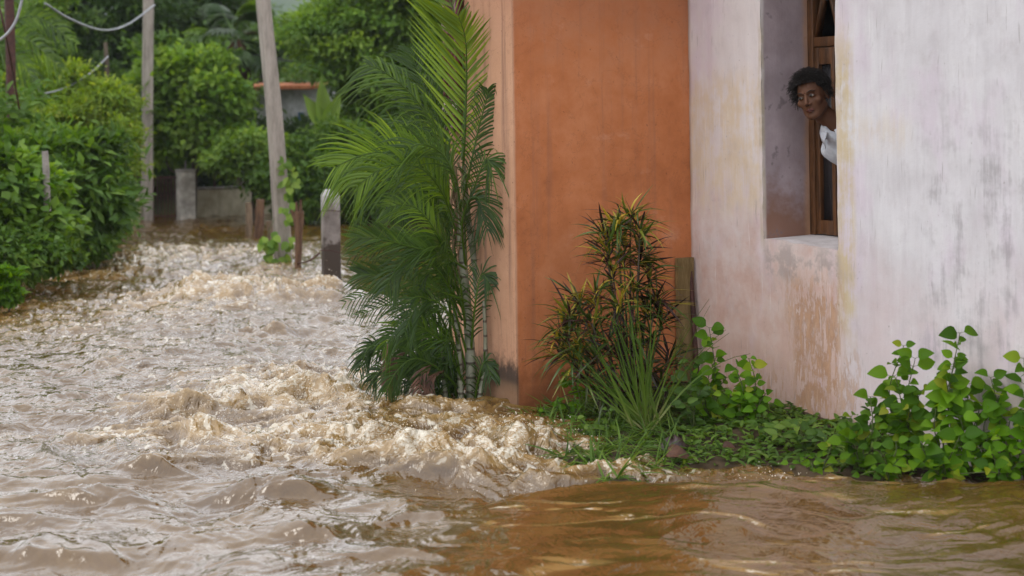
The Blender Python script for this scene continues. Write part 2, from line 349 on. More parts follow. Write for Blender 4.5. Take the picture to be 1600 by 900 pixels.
# left face, with the window hole (built in strips round it), and the core behind
wy0, wy1, wz0, wz1 = Ll(727, 100)[0], BACK-.03, Ll(722, 196)[1], 2.75
def leftface(g, ys, zs):
    Yy, Zz = np.meshgrid(ys, zs); Xx = .005*fbm(Yy*1.5+9, Zz*1.5, 3, 4)*np.minimum(1, Yy/.05)
    V = np.stack([Xx, Yy, Zz], -1).reshape(-1, 3); n = len(ys); i = np.arange(len(zs)-1)[:, None]*n; j = np.arange(n-1)[None]
    g.add(V, np.stack([i+j, i+n+j, i+n+j+1, i+j+1], -1).reshape(-1, 4))
leftface(g, np.linspace(0, wy0, 20), np.linspace(-.7, TOP, 120))
leftface(g, np.linspace(wy0, wy1+.03, 4), np.linspace(-.7, wz0, 60))
leftface(g, np.linspace(wy0, wy1+.03, 4), np.linspace(wz1, TOP, 10))
g.add([[0, wy0, wz0], [.18, wy0, wz0], [.18, wy1, wz0], [0, wy1, wz0], [0, wy0, wz1], [.18, wy0, wz1], [.18, wy1, wz1], [0, wy1, wz1]], [[0, 1, 2, 3], [0, 4, 5, 1], [4, 7, 6, 5]])
# back and inner faces, so the corner is a solid block
g.add([[0, BACK, -.7], [LEN_O+3, BACK, -.7], [LEN_O+3, BACK, TOP], [0, BACK, TOP]], [[0, 3, 2, 1]])
g.add([[0, 0, TOP], [LEN_O+3, 0, TOP], [LEN_O+3, BACK, TOP], [0, BACK, TOP]], [[0, 1, 2, 3]])
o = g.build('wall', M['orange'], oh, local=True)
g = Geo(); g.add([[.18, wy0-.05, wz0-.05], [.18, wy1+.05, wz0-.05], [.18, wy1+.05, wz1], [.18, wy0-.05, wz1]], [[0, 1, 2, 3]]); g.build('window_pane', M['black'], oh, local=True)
g = Geo()                                                  # red iron grille standing proud of the face
box(g, (-.05, wy0+.01, wz0), (-.02, wy0+.045, wz1)); box(g, (-.05, wy1-.035, wz0), (-.02, wy1, wz1)); box(g, (-.055, wy0, wz0-.03), (-.003, wy1, wz0))
for k in range(7):
    yy = wy0+(wy1-wy0)*(k+1)/8; tube(g, [[-.035, yy, wz0], [-.035, yy, wz1]], .008, 6)
for zz in (wz0+.14, wz0+.55, wz0+.95): box(g, (-.048, wy0, zz), (-.03, wy1, zz+.02))
gr = g.build('window_grille', M['redpaint'], oh, local=True); gr['label'] = 'maroon iron window grille'
g = Geo()
ros = simple('old_cream_paint', (.30, .22, .2), (.42, .34, .3), .6)
for zz in (wz0+.10, wz0+.62):                              # cast rosettes of the grille
    for yy in (wy0+.05, wy0+.17):
        g = Geo(); nn = 36; a = np.arange(nn)/nn*2*np.pi; rr_ = .034*(1+.28*np.cos(6*a)); r2_ = rr_*.45
        V = np.concatenate([np.stack([np.full(nn, -.05), yy+rr_*np.cos(a), zz+rr_*np.sin(a)], 1), np.stack([np.full(nn, -.066), yy+r2_*np.cos(a), zz+r2_*np.sin(a)], 1)])
        g.add(V, [[k, k+nn, (k+1) % nn+nn, (k+1) % nn] for k in range(nn)]+[list(range(nn, 2*nn))[::-1]]); g.build('rosette', ros, gr, local=True)
g = Geo(); box(g, (-.35, -.25, TOP), (LEN_O+3, BACK+.25, TOP+.12)); g.build('roof', M['concrete'], oh, local=True)

# white house --------------------------------------------------
wh = thing('white_house', 'weathered whitewashed house with pink and rusty stains and a deep window opening', 'house', JU, None, rz_w)
ua, ub = Wl(1191, 250)[0], Wl(1308, 250)[0]; zs_l, zs_r = Wl(1192, 372)[1], Wl(1309, 392)[1]
ZT = 2.75; DEP = 0.0
for t in np.linspace(.1, .8, 701):
    q = JU+EE*ua+NN*t+np.array([0, 0, 1.2])
    if proj(q)[0] >= 1274: DEP = t; break
UEND = 6.2
print('C', CO, 'J', JU, 'LEN', LEN_O, 'BACK', BACK, 'win', ua, ub, zs_l, zs_r, 'dep', DEP)
g = Geo(); sillz = lambda a: zs_l+(zs_r-zs_l)*(a-ua)/(ub-ua)
we = lambda b, s: .004*fbm(b*5, 0*b+.3, 4, s)
def sheet(u0f, u1f, z0f, z1f, nu, nz):                     # boundaries are functions so the opening gets irregular edges
    a = np.linspace(0, 1, nu)[None, :]; b = np.linspace(0, 1, nz)[:, None]
    zl = z0f(0)+(z1f(0)-z0f(0))*b; u_ = u0f(zl)+(u1f(zl)-u0f(zl))*a
    z_ = z0f(u_)+(z1f(u_)-z0f(u_))*b; y_ = .005*fbm(u_*1.7, z_*1.7, 3, 21)+.0025*fbm(u_*9, z_*5, 3, 22)
    V = np.stack([u_, y_, z_], -1).reshape(-1, 3); i = np.arange(nz-1)[:, None]*nu; j = np.arange(nu-1)[None]
    g.add(V, np.stack([i+j, i+j+1, i+nu+j+1, i+nu+j], -1).reshape(-1, 4))
    return V.reshape(nz, nu, 3)
A0 = lambda q: ua+we(q, 31); A1 = lambda q: ub+we(q, 32); c = lambda k: (lambda q: k+0*np.asarray(q, float)); sz = lambda q: sillz(np.clip(q, ua, ub)) if np.ndim(q) else sillz(ua)
sheet(c(0), A0, c(-.7), c(TOP), 40, 160); sheet(A1, c(UEND), c(-.7), c(TOP), 120, 120)
zq = lambda u_: sillz(np.clip(u_, ua, ub))+.006*fbm(np.asarray(u_)*14, 0*np.asarray(u_)+.5, 3, 41)
SV = sheet(A0, A1, c(-.7), zq, 40, 60); sheet(A0, A1, c(ZT), c(TOP), 20, 12)
# reveals (left, right, sill, head)
b_ = np.linspace(0, 1, 80); zz = zs_l-.02+(ZT-zs_l+.02)*b_
def reveal(ufun, flip):
    vv = np.linspace(0, DEP, 14); Zz, Vv = np.meshgrid(zz, vv, indexing='ij'); Uu = ufun(Zz)+.004*fbm(Vv*6, Zz*4, 3, 51)*np.minimum(1, Vv/.03)
    V = np.stack([Uu, Vv+.005*fbm(Uu*1.7, Zz*1.7, 3, 21)*(Vv < 1e-6), Zz], -1).reshape(-1, 3); n = 14; i = np.arange(79)[:, None]*n; j = np.arange(13)[None]
    F = np.stack([i+j, i+n+j, i+n+j+1, i+j+1], -1).reshape(-1, 4); g.add(V, F[:, ::-1] if flip else F)
reveal(A0, True); reveal(A1, False)
us_ = SV[-1, :, 0]; vv = np.linspace(0, DEP, 14); Uu, Vv = np.meshgrid(us_, vv); Zs = zq(Uu)*(1-Vv/DEP)+(zs_l+.004)*(Vv/DEP)
Yv = Vv.copy(); Yv[0] = SV[-1, :, 1]
V = np.stack([Uu, Yv, Zs], -1).reshape(-1, 3); n = len(us_); i = np.arange(13)[:, None]*n; j = np.arange(n-1)[None]
g.add(V, np.stack([i+j, i+j+1, i+n+j+1, i+n+j], -1).reshape(-1, 4))
g.add([[ua, 0, ZT], [ub, 0, ZT], [ub, DEP, ZT], [ua, DEP, ZT]], [[0, 3, 2, 1]])
g.build('wall', M['lime'], wh, local=True)
g = Geo()                                                  # shell behind: inner wall, end, room
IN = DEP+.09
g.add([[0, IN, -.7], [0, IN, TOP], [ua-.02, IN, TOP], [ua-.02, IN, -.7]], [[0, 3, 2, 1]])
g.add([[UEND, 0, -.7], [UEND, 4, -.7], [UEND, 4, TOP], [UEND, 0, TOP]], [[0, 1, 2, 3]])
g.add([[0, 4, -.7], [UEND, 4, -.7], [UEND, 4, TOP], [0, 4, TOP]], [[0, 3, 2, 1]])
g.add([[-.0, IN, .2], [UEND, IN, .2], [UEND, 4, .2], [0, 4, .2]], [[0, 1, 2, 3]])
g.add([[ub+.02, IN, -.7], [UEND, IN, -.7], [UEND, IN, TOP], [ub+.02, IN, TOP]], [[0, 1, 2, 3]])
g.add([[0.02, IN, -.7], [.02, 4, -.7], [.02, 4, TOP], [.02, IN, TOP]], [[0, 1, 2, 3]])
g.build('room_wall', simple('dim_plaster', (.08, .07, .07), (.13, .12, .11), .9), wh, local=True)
g = Geo(); box(g, (-.02, -.35, TOP), (UEND+.2, 4.1, TOP+.12)); g.build('roof', M['concrete'], wh, local=True)
# window woodwork at the back of the reveal
y0, y1 = DEP-.045, DEP+.03
g = Geo(); box(g, (ua+.002, y0, zs_l+.005), (ua+.05, y1, ZT-.002)); box(g, (ub-.05, y0, zs_l+.005), (ub-.002, y1, ZT-.002))
zr = Wl(1290, 62, DEP)[1]; zr2 = Wl(1290, 96, DEP)[1]; zr3 = Wl(1290, 45, DEP)[1]
box(g, (ua+.05, y0+.004, zr-.04), (ub-.05, y1-.004, zr+.015)); box(g, (ua+.05, y0+.004, ZT-.05), (ub-.05, y1-.004, ZT-.002))
fr = bevel(g.build('window_frame', M['wood'], wh, local=True), .004)
g = Geo()                                                  # triangular fretwork over the transom
u0 = ua+.05; tri = .20
for k in range(4):
    x = u0+.004+k*tri
    if x+tri > ub-.05: break
    for a, b in (((x, zr+.015), (x+tri/2, zr+.36)), ((x+tri/2, zr+.36), (x+tri, zr+.015))):
        dx, dz = b[0]-a[0], b[1]-a[1]; l = math.hypot(dx, dz); px, pz = -dz/l*.009, dx/l*.009
        V = [[a[0]-px, y, a[1]-pz] for y in (y0+.012, y1-.02)]+[[a[0]+px, y, a[1]+pz] for y in (y0+.012, y1-.02)]+[[b[0]-px, y, b[1]-pz] for y in (y0+.012, y1-.02)]+[[b[0]+px, y, b[1]+pz] for y in (y0+.012, y1-.02)]
        g.add(V, [[0, 2, 3, 1], [4, 5, 7, 6], [0, 4, 6, 2], [1, 3, 7, 5], [2, 6, 7, 3], [0, 1, 5, 4]])
g.build('fretwork', M['wood'], fr, local=True)
# closed narrow casement beside the person: stiles, rails, dark pane
ck = .22; g = Geo()
box(g, (ua+.053, y0+.01, zs_l+.01), (ua+.085, y1-.015, zr-.043)); box(g, (ua+ck-.03, y0+.01, zs_l+.01), (ua+ck, y1-.015, zr-.043))
box(g, (ua+.085, y0+.012, zr-.14), (ua+ck-.03, y1-.017, zr-.043)); box(g, (ua+.085, y0+.012, zs_l+.01), (ua+ck-.03, y1-.017, zs_l+.09))
cs = bevel(g.build('casement', M['wood'], wh, local=True), .003)
m, t = mat('dark_glass'); q = NT(t); q.out(q.pbr(Base_Color=(.035, .033, .036, 1), Roughness=.22, Specular_IOR_Level=.5)); M['dglass'] = m
g = Geo(); box(g, (ua+.085, DEP-.008, zs_l+.09), (ua+ck-.03, DEP-.002, zr-.14)); g.build('pane', M['dglass'], cs, local=True)

# plank and pipe leaning in the joint of the two houses -----------------
wz = lambda y, x=1065: Ol(x, y)[1]
pk = thing('wooden_plank', 'olive weathered plank standing upright against the orange wall in the corner', 'plank', CO+NN*(Ol(1065, 600)[0])-DD*.03)
g = Geo(); pa = CO+NN*Ol(1053, 500)[0]-DD*.01; pb = CO+NN*(Ol(1078, 500)[0])-DD*.01; n_ = 14
for k in range(n_):
    pass
zt, zb = Ol(1065, 402)[1], -.1; V = []; F = []
for k, zz_ in enumerate(np.linspace(zb, zt, n_)):
    j_ = .002*np.sin(k*2.1)
    for q_ in (pa-DD*.0, pb-DD*.0, pb-DD*.028, pa-DD*.028): V.append(q_+NN*j_+np.array([0, 0, zz_])-DD*.01)
for k in range(n_-1):
    for j in range(4): F.append([k*4+j, k*4+(j+1) % 4, k*4+4+(j+1) % 4, k*4+4+j])
F += [[3, 2, 1, 0], [n_*4-4, n_*4-3, n_*4-2, n_*4-1]]
g.add(V, F); g.build('board', M['plank'], pk, smooth=False)
rp = JU+EE*.05-NN*.03; rp2 = JU+EE*.09-NN*.035
g = Geo(); tp = onplane(1078, 408, JU-NN*.03, NN); bt = onplane(1093, 640, JU-NN*.05, NN)
tube(g, smooth_path([bt, tp], 8), [.016, .013], 8)
ru = g.build('iron_rod', M['rust'], None); tag(ru, 'dark rusty rod leaning against the far end of the whitewashed wall', 'rod')
# ---------------------------------------------------------------- flood water
NX, NY = 1150, 860
inv = np.linspace(1/4.7, 1/40.0, NY); Yr = 1/inv; s_ = np.linspace(-1, 1, NX)
X0 = s_[None, :]*(Yr[:, None]*.37+1.3)+0*Yr[:, None]; Y0 = Yr[:, None]+0*X0
def gaus(px, py, rx, ry, back=None):
    c_ = G(px, py); dx = (X0-c_[0])/rx; dy = (Y0-c_[1]); ryb = back or ry
    dy = np.where(dy < 0, dy/ry, dy/ryb); return np.exp(-dx*dx-dy*dy)
wxn = X0+.22*fbm(X0*.9, Y0*.9, 3, 1); wyn = Y0+.22*fbm(X0*.9+40, Y0*.9, 3, 2)
# turbulence field, laid out on the flooded lane
T = .50+.25*fbm(X0*.5, Y0*.35, 3, 3)
for px, py, rx, ry, a in ((480, 620, .8, .5, .55), (300, 640, .8, .35, .45), (700, 700, .8, .45, .75), (860, 735, .6, .3, .7), (400, 470, 1.3, 1.2, .30), (620, 560, .8, .9, .2), (400, 700, .7, .3, .2), (1050, 745, .5, .10, .12), (180, 690, .7, .3, .3), (130, 425, 1.6, 3.0, .42)):
    T = T+a*gaus(px, py, rx, ry)
# smooth tongue of water in front of the house and calm backwater behind the posts
cl_ = G(800, 792); cr_ = G(1250, 764); ce = G(1700, 772)
crest = np.interp(X0, [G(300, 830)[0], G(560, 806)[0], cl_[0], G(960, 772)[0], cr_[0], ce[0], 9], [G(300, 845)[1], G(560, 812)[1], cl_[1], G(960, 772)[1], cr_[1]-.02, ce[1]-.05, ce[1]-.1])
crest = crest+.05*fbm(X0*2.2, X0*0+3, 3, 6)
right = sstep(G(560, 800)[0], G(900, 800)[0], X0)
slick = sstep(.04, -.06, Y0-crest)*right
leftsm = sstep(G(200, 745)[1]+.25, G(200, 745)[1]-.45, Y0)*(1-right)
T = T*(1-.80*slick)*(1-.62*leftsm)
calm = sstep(-.25, .25, X0-(G(545, 420)[0]+(Y0-G(545, 420)[1])*-.10))*sstep(13.2, 15.0, Y0)
T = T*(1-.78*calm); farq = sstep(19, 24, Y0); T = T*(1-.45*farq)
T = np.clip(T, .04, 1.02)
P1 = perlin(wxn*.62, wyn*.95, 11); P2 = 1-np.abs(perlin(wxn*1.05+5, wyn*1.9, 12))*1.7; P3 = 1-np.abs(perlin(wxn*2.3, wyn*3.8, 13))*1.8
w2x = wxn+.06*fbm(X0*4, Y0*4, 2, 14); w2y = wyn+.06*fbm(X0*4+9, Y0*4, 2, 15)
P4 = 1-np.abs(perlin(w2x*5.2, w2y*8.5, 16))*1.8; P5 = 1-np.abs(perlin(w2x*11, w2y*17, 17))*1.8; P6 = perlin(w2x*24, w2y*36, 18); P7 = perlin(w2x*52, w2y*70, 19)
nearf = sstep(16, 8, Y0)
P2 = np.sign(P2)*np.abs(P2)**1.4; P2b = 1-np.abs(perlin(wxn*.9+15, wyn*1.35, 41))*2.2; P8 = perlin(w2x*3.0+.6*w2y, w2y*7, 42)
hh = .045*P1*(.5+.5*T)*(1-.4*slick)+.052*P2*(.45+.55*T)*(1-.75*slick)+.036*leftsm*P2b+.036*P3*T+.018*P8*(1-.5*slick)+.030*P4*T**1.1+.013*P5*T+.0034*P6*(.3+T)*(1-.6*slick)+.0010*P7*(.3+T)*nearf*(1-.5*slick)
hh = hh*(1-.55*calm)
# slick hump then a drop behind it
hh = hh+right*(.050*sstep(-1.2, -.05, Y0-crest)*sstep(.10, -.04, Y0-crest)-.055*sstep(-.03, .14, Y0-crest)*sstep(1.5, .2, Y0-crest))
B = 0*hh
for px, py, rx, ry, bk, a in ((485, 628, .22, .06, .25, .10), (450, 612, .12, .05, .2, .09), (530, 636, .18, .06, .2, .08), (470, 590, .25, .06, .2, .05), (410, 640, .15, .05, .2, .04), (300, 652, .22, .06, .2, .10), (240, 660, .2, .05, .2, .05), (330, 462, .45, .16, .6, .11), (410, 470, .40, .16, .6, .09),
        (300, 470, .3, .15, .4, .10), (420, 520, .22, .1, .3, .10), (517, 458, .20, .12, .25, .13), (560, 470, .3, .2, .3, .07), (640, 720, .25, .06, .2, .08), (560, 690, .25, .06, .2, .07), (850, 705, .25, .07, .2, .07), (750, 735, .3, .06, .2, .07),
        (320, 695, .14, .05, .16, .075), (230, 748, .18, .045, .2, .06), (420, 780, .28, .05, .2, .06), (150, 800, .25, .05, .2, .05), (470, 850, .14, .05, .1, .04), (60, 885, .3, .06, .2, .05), (1000, 742, .35, .04, .1, .02), (900, 752, .3, .05, .12, .03), (700, 650, .3, .1, .2, .05)):
    gg = gaus(px, py+6, rx, ry, bk); B = B+a*gg
chop_far = 1+.30*sstep(10, 19, Y0)*(1-calm); hh = hh*chop_far; B = B*1.0; hh = hh+B*(.66+.36*P3+.22*P4+.06*P5)
foam = np.clip(sstep(.36, 1.45, T*(.50+.3*P3+.40*P4)+B*2.6+.18*P5+.1*P6)*.85, 0, 1)
foam = np.maximum(foam, .55*sstep(.62, .95, P4)*sstep(.45, .9, T))
streak = sstep(.86, .97, 1-np.abs(perlin(wxn*.7+2, wyn*2.2, 25))*1.2)*slick*.5*sstep(.0, .4, perlin(X0*2, Y0*5, 27)+.15); foam = np.maximum(foam, streak)
for px, py, rx, ry in ((1010, 818, .16, .035), (890, 812, .25, .02), (770, 808, .3, .02), (790, 835, .10, .05), (1340, 895, .3, .03), (1200, 880, .2, .02), (1280, 770, .2, .02)):
    foam = np.maximum(foam, .9*gaus(px, py, rx, ry)*sstep(-.1, .35, perlin(w2x*9, w2y*16, 28)+.15))
# sideways lumps so that the breaking crests are not a plain height field
Lx = .030*T*perlin(w2x*4.1, w2y*6.1, 31)+.006*T*perlin(w2x*9, w2y*12, 33); Ly = .035*T*perlin(w2x*4.4, w2y*6.4, 32)-B*.35+.007*T*perlin(w2x*9, w2y*12, 34)
WV = np.stack([X0+Lx, Y0+Ly, hh], -1).reshape(-1, 3)
i = np.arange(NY-1)[:, None]*NX; j = np.arange(NX-1)[None]
g = Geo(); g.add(WV, np.stack([i+j, i+j+1, i+NX+j+1, i+NX+j], -1).reshape(-1, 4))
def water_mat():
    m, t = mat('muddy_flood_water'); q = NT(t); p = q.world(); fo = q.attr('foam'); tu = q.attr('turb')
    n1 = q.noise(q.map(p, (1, .8, 1)), 7, 4, .5, 1.0); n2 = q.noise(q.map(p, (1, .7, 1)), 19, 3, .5, .8)
    def ridge(v): return q.m('SUBTRACT', 1.0, q.m('ABSOLUTE', q.mul(q.m('SUBTRACT', v, .5), 3.2)))
    r1 = ridge(n1); r2 = q.m('ADD', ridge(n2), q.mul(q.noise(q.map(p, (1, .8, 1)), 46, 2, .5), .55)); n3 = q.noise(q.map(p, (1, 1.2, 1)), 1.6, 6, .7, 1.5)
    n4 = q.noise(q.map(p, (1, .75, 2)), 24, 6, .7, 1.6); fm = q.m('ADD', fo, q.m('ADD', q.mul(q.m('SUBTRACT', n1, .5), 1.6), q.mul(q.m('SUBTRACT', n4, .5), 2.4))); fm = q.mul(q.ss(fm, .62, 1.18), q.ss(fo, .04, .35))
    sp = q.mul(q.ss(q.m('ADD', n2, q.mul(tu, .10)), .66, .74), q.ss(tu, .25, .7)); fm = q.m('MAXIMUM', fm, q.mul(sp, .65))
    mud = q.ramp(n3, [(.3, (.080, .040, .009)), (.5, (.112, .058, .013)), (.7, (.145, .082, .022))])
    aer = q.mix(q.ss(fo, .05, .7), mud, c4((.29, .18, .060)))
    col = q.mix(q.mul(fm, .93), aer, c4((.70, .65, .54)))
    ro = q.m('ADD', q.m('ADD', .045, q.mul(fm, .16)), q.mul(q.ss(tu, .3, 1.0), .06))
    calmf = q.m('SUBTRACT', 1.0, q.mul(fo, .35)); hb = q.mul(calmf, q.m('ADD', q.mul(r1, q.m('ADD', .03, q.mul(tu, .50))), q.mul(r2, q.m('ADD', .020, q.mul(tu, .15)))))
    q.out(q.pbr(Base_Color=col, Roughness=ro, IOR=1.58, Specular_IOR_Level=.5, Coat_Weight=.7, Coat_Roughness=.015, Coat_IOR=1.45, Coat_Normal=q.bump(q.mul(hb, .8), .9, .035), Normal=q.bump(hb, .95, .04))); return m
M['water'] = water_mat()
wo = g.build('flood_water', M['water'], attrs={'foam': foam.ravel(), 'turb': (T*(1-.55*leftsm)).ravel()}); tag(wo, kind='structure')
def wh_at(x, y):
    k = int(np.clip(np.searchsorted(-inv, -1/y), 0, NY-1)); r_ = X0[k]; return float(hh[k, int(np.clip(np.searchsorted(r_, x), 0, NX-1))])
g = Geo(); S_ = 700.0; g.add([[-S_, -60, -.16], [S_, -60, -.16], [S_, 42, -.16], [-S_, 42, -.16]], [[0, 1, 2, 3]])
o = g.build('flood_margin', M['water'], attrs={'foam': np.zeros(4), 'turb': np.full(4, .5)}); tag(o, kind='structure')

# terrain: dry ground behind and to the left, one sheet to the horizon
gx = np.concatenate([-np.geomspace(1500, 42, 20), np.linspace(-40, 40, 161), np.geomspace(42, 1500, 20)]); gy = np.concatenate([[-60, -20], np.linspace(-5, 60, 131), np.geomspace(62, 1500, 20)])
XX, YY = np.meshgrid(gx, gy)
edge = np.interp(YY, [-60, 10, G(0, 440)[1], G(90, 412)[1], G(200, 372)[1], 25, 40], [-7.5, -5.3, G(0, 440)[0]-.25, G(90, 412)[0]-.3, G(200, 372)[0]-.3, G(205, 350)[0], G(230, 350)[0]-8])
land = np.maximum(sstep(.1, -1.2, XX-edge), sstep(25.2, 27.5, YY))
ZZ = -.6+land*(.85+.15*fbm(XX*.3, YY*.3, 3, 7)); ZZ = ZZ+.00002*np.maximum(0, np.hypot(XX, YY)-60)**2*0
i = np.arange(len(gy)-1)[:, None]*len(gx); j = np.arange(len(gx)-1)[None]
g = Geo(); g.add(np.stack([XX, YY, ZZ], -1).reshape(-1, 3), np.stack([i+j, i+j+1, i+len(gx)+j+1, i+len(gx)+j], -1).reshape(-1, 4))
M['soil'] = simple('soil', (.035, .022, .012), (.08, .055, .03), .95, 3, .5)
M['ground'] = simple('overgrown_ground', (.018, .030, .010), (.05, .065, .02), .95, 3, .6)
tag(g.build('ground', M['ground']), kind='structure')
# hills
g = Geo(); n = 120
for r_, h0, sd_ in ((420, 62, 3), ):
    a = np.linspace(-1.25, 1.25, n); hq = h0*(.75+.4*fbm(a*3, a*0+sd_, 4, sd_)+.25*np.exp(-((a+.13)/.12)**2))
    rows = np.linspace(0, 1, 14)[:, None]; rr = r_+rows*260
    V = np.stack([np.sin(a)*rr, np.cos(a)*rr, hq*np.sin(rows*np.pi/2)-1+rows*8*fbm(a*22, rows*6+a*0, 3, 9)], -1).reshape(-1, 3)
    i = np.arange(13)[:, None]*n; j = np.arange(n-1)[None]; g.add(V, np.stack([i+j, i+j+1, i+n+j+1, i+n+j], -1).reshape(-1, 4))
M['hill'] = simple('forested_hill', (.018, .045, .014), (.05, .09, .03), .95, .05, .5, spec=.1)
tag(g.build('hills', M['hill']), kind='structure')

# spray thrown up by the breaking crests
g = Geo(); oct_V = np.array([[1, 0, 0], [-1, 0, 0], [0, 1, 0], [0, -1, 0], [0, 0, 1], [0, 0, -1.]]); oct_F = np.array([[0, 2, 4], [2, 1, 4], [1, 3, 4], [3, 0, 4], [2, 0, 5], [1, 2, 5], [3, 1, 5], [0, 3, 5]])
for px, py, n, sx, sy, up in ((470, 640, 420, .22, .10, .15), (430, 640, 200, .15, .08, .13), (530, 655, 160, .18, .08, .09), (300, 668, 160, .22, .06, .09), (640, 700, 260, .45, .2, .07), (740, 690, 300, .5, .2, .06), (850, 720, 220, .35, .15, .06), (1240, 748, 90, .2, .05, .05), (760, 640, 60, .2, .1, .14), (330, 480, 120, .5, .3, .14), (400, 720, 160, .5, .15, .06), (517, 458, 80, .18, .1, .15), (960, 762, 120, .4, .05, .04)):
    c_ = G(px, py); 
    for k in range(n):
        x = c_[0]+rng.normal()*sx; y = c_[1]+rng.normal()*sy; z_ = wh_at(x, y)+abs(rng.normal())*up*.45*math.exp(-((x-c_[0])/sx/2)**2)
        r = .0016+.0030*rng.random()**3; g.add(oct_V*r*np.array([1, 1, rng.uniform(.8, 2)])+[x, y, z_], oct_F)
m, t = mat('water_droplet'); q = NT(t); q.out(q.pbr(Base_Color=(.8, .72, .6, 1), Roughness=.15, IOR=1.33)); M['drop'] = m
tag(g.build('water_spray', M['drop']), 'fine droplets of brown water flying above the breaking waves', 'spray', kind='stuff')

# ---------------------------------------------------------------- bank of earth and flattened weeds at the foot of the wall
EDGE = [(812, 655), (850, 690), (900, 735), (955, 762), (1010, 745), (1100, 728), (1230, 732), (1330, 748), (1470, 744), (1600, 760), (1750, 790), (3200, 1100)]
ew = np.array([G(*p_)[:2] for p_ in EDGE])
def edgedist(x, y):                                        # >0 on the house side
    x = np.asarray(x, float); y = np.asarray(y, float); best = np.full(np.broadcast(x, y).shape, 1e9)
    for a, b in zip(ew[:-1], ew[1:]):
        ab = b-a; t_ = np.clip(((x-a[0])*ab[0]+(y-a[1])*ab[1])/(ab@ab), 0, 1); best = np.minimum(best, np.hypot(x-a[0]-t_*ab[0], y-a[1]-t_*ab[1]))
    poly = np.vstack([ew, [12, 2], [12, 14], [ew[0][0], 14]]); ins = np.zeros(best.shape, bool)
    for a, b in zip(poly, np.roll(poly, -1, 0)):
        c_ = ((a[1] > y) != (b[1] > y)) & (x < (b[0]-a[0])*(y-a[1])/((b[1]-a[1]) or 1e-9)+a[0]); ins ^= c_
    return np.where(ins, best, -best)
def bank_h(x, y): d = edgedist(x, y); return np.where(d > 0, .015+.06*sstep(0, .5, d)+.02*fbm(x*5, y*5, 3, 61), .02+d*.9)
bx = np.linspace(0, 4.2, 160); by = np.linspace(5.2, 10.2, 190); XX, YY = np.meshgrid(bx, by); ZZ = np.clip(bank_h(XX, YY), -.4, .3)
i = np.arange(189)[:, None]*160; j = np.arange(159)[None]; F = np.stack([i+j, i+j+1, i+161, i+160+j], -1) if False else np.stack([i+j, i+j+1, i+160+j+1, i+160+j], -1).reshape(-1, 4)
Vb = np.stack([XX, YY, ZZ], -1).reshape(-1, 3); keep = (ZZ.ravel()[F] > -.35).any(1)
g = Geo(); g.add(Vb, F[keep]); tag(g.build('earth_bank', M['soil']), kind='structure')
# ---------------------------------------------------------------- areca palm clump beside the orange corner
def frond(name, parent, ctrl, ln, side=None, n=34, spread=.9, droop=.35, var=(.3, .7), start=.12, both=(1, 1), wid=.017, fwd=.85, mat_='palm_leaf', rr=.008):
    """ctrl: world points of the midrib; ln: longest leaflet; side: direction the left leaflets spread to"""
    path = smooth_path(ctrl, 60); T = nrm(np.gradient(path, axis=0)); g = Geo()
    tube(g, path[::3], [rr, rr*.25], 6, var=.55)
    s0 = np.array(side if side is not None else [0, 0, 1.]); ts = np.linspace(start, .985, n); idx = (ts*59).astype(int)
    for sg in (1, -1):
        if both[0 if sg > 0 else 1] == 0: continue
        p = path[idx]+0; t = T[idx]; S = nrm(s0-(t*s0).sum(1, keepdims=True)*t)*sg
        prof = np.sin(np.pi*np.clip((ts-start)/(1-start)*.80+.16, 0, 1))**.7*both[0 if sg > 0 else 1]
        L_ = ln*prof*rng.uniform(.85, 1.1, n); f_ = fwd*(1+.5*ts)
        D = nrm(S*spread+t*f_[:, None]+rng.normal(0, .07, (n, 3))+np.array([0, 0, .12])); Nn = nrm(np.cross(t, S)*(1 if sg > 0 else -1)+rng.normal(0, .15, (n, 3)))
        # each leaflet: a folded strip that bends down by gravity
        wid = wid*.70; m = 7; v = np.linspace(0, 1, m); dr = .7*droop*rng.uniform(.6, 1.3, n)
        C = p[:, None]+D[:, None]*(L_[:, None]*v)[..., None]+np.array([0, 0, -1.])*(dr[:, None]*L_[:, None]*v**2.1)[..., None]
        C = C-D[:, None]*(dr[:, None]*L_[:, None]*.25*v**2.5)[..., None]
        W = nrm(np.cross(D, Nn)); w_ = wid*.5*np.array([.55, .95, 1, .9, .7, .42, .05]); up = nrm(np.cross(W, D))
        A = C+W[:, None]*w_[None, :, None]+up[:, None]*(w_*.35)[None, :, None]; B_ = C-W[:, None]*w_[None, :, None]+up[:, None]*(w_*.35)[None, :, None]
        V = np.stack([A, C, B_], 2).reshape(n, -1, 3); F0 = np.array([[k*3+a, k*3+a+1, k*3+a+4, k*3+a+3] for k in range(m-1) for a in (0, 1)])
        F = (F0[None]+(np.arange(n)*m*3)[:, None, None]).reshape(-1, 4); g.add(V, F, np.repeat(np.clip(rng.uniform(*var, n)+rng.normal(0, .05, n), 0, 1), m*3))
    return g.build(name, M[mat_], parent)
def PP(*l): return [P(*q_) for q_ in l]
pz = G(705, 640)[1]; pal = thing('areca_palm', 'tall areca palm clump with long feathery fronds standing in the flood against the orange house', 'palm', G(705, 640))
def canes():
    m, t = mat('palm_cane'); q = NT(t); p = q.pos(); X = q.t.nodes.new('ShaderNodeSeparateXYZ'); q.t.links.new(q.world(), X.inputs[0])
    ring = q.ss(q.m('SINE', q.mul(X.outputs[2], 75.0)), .80, .95); n = q.noise(p, 9, 5); col = q.ramp(n, [(.3, (.13, .14, .085)), (.6, (.27, .27, .20))])
    q.out(q.pbr(Base_Color=q.mix(ring, col, c4((.075, .06, .04))), Roughness=.6, Normal=q.bump(q.m('ADD', n, ring), .3, .01))); return m
M['cane'] = canes()
Z0 = pz
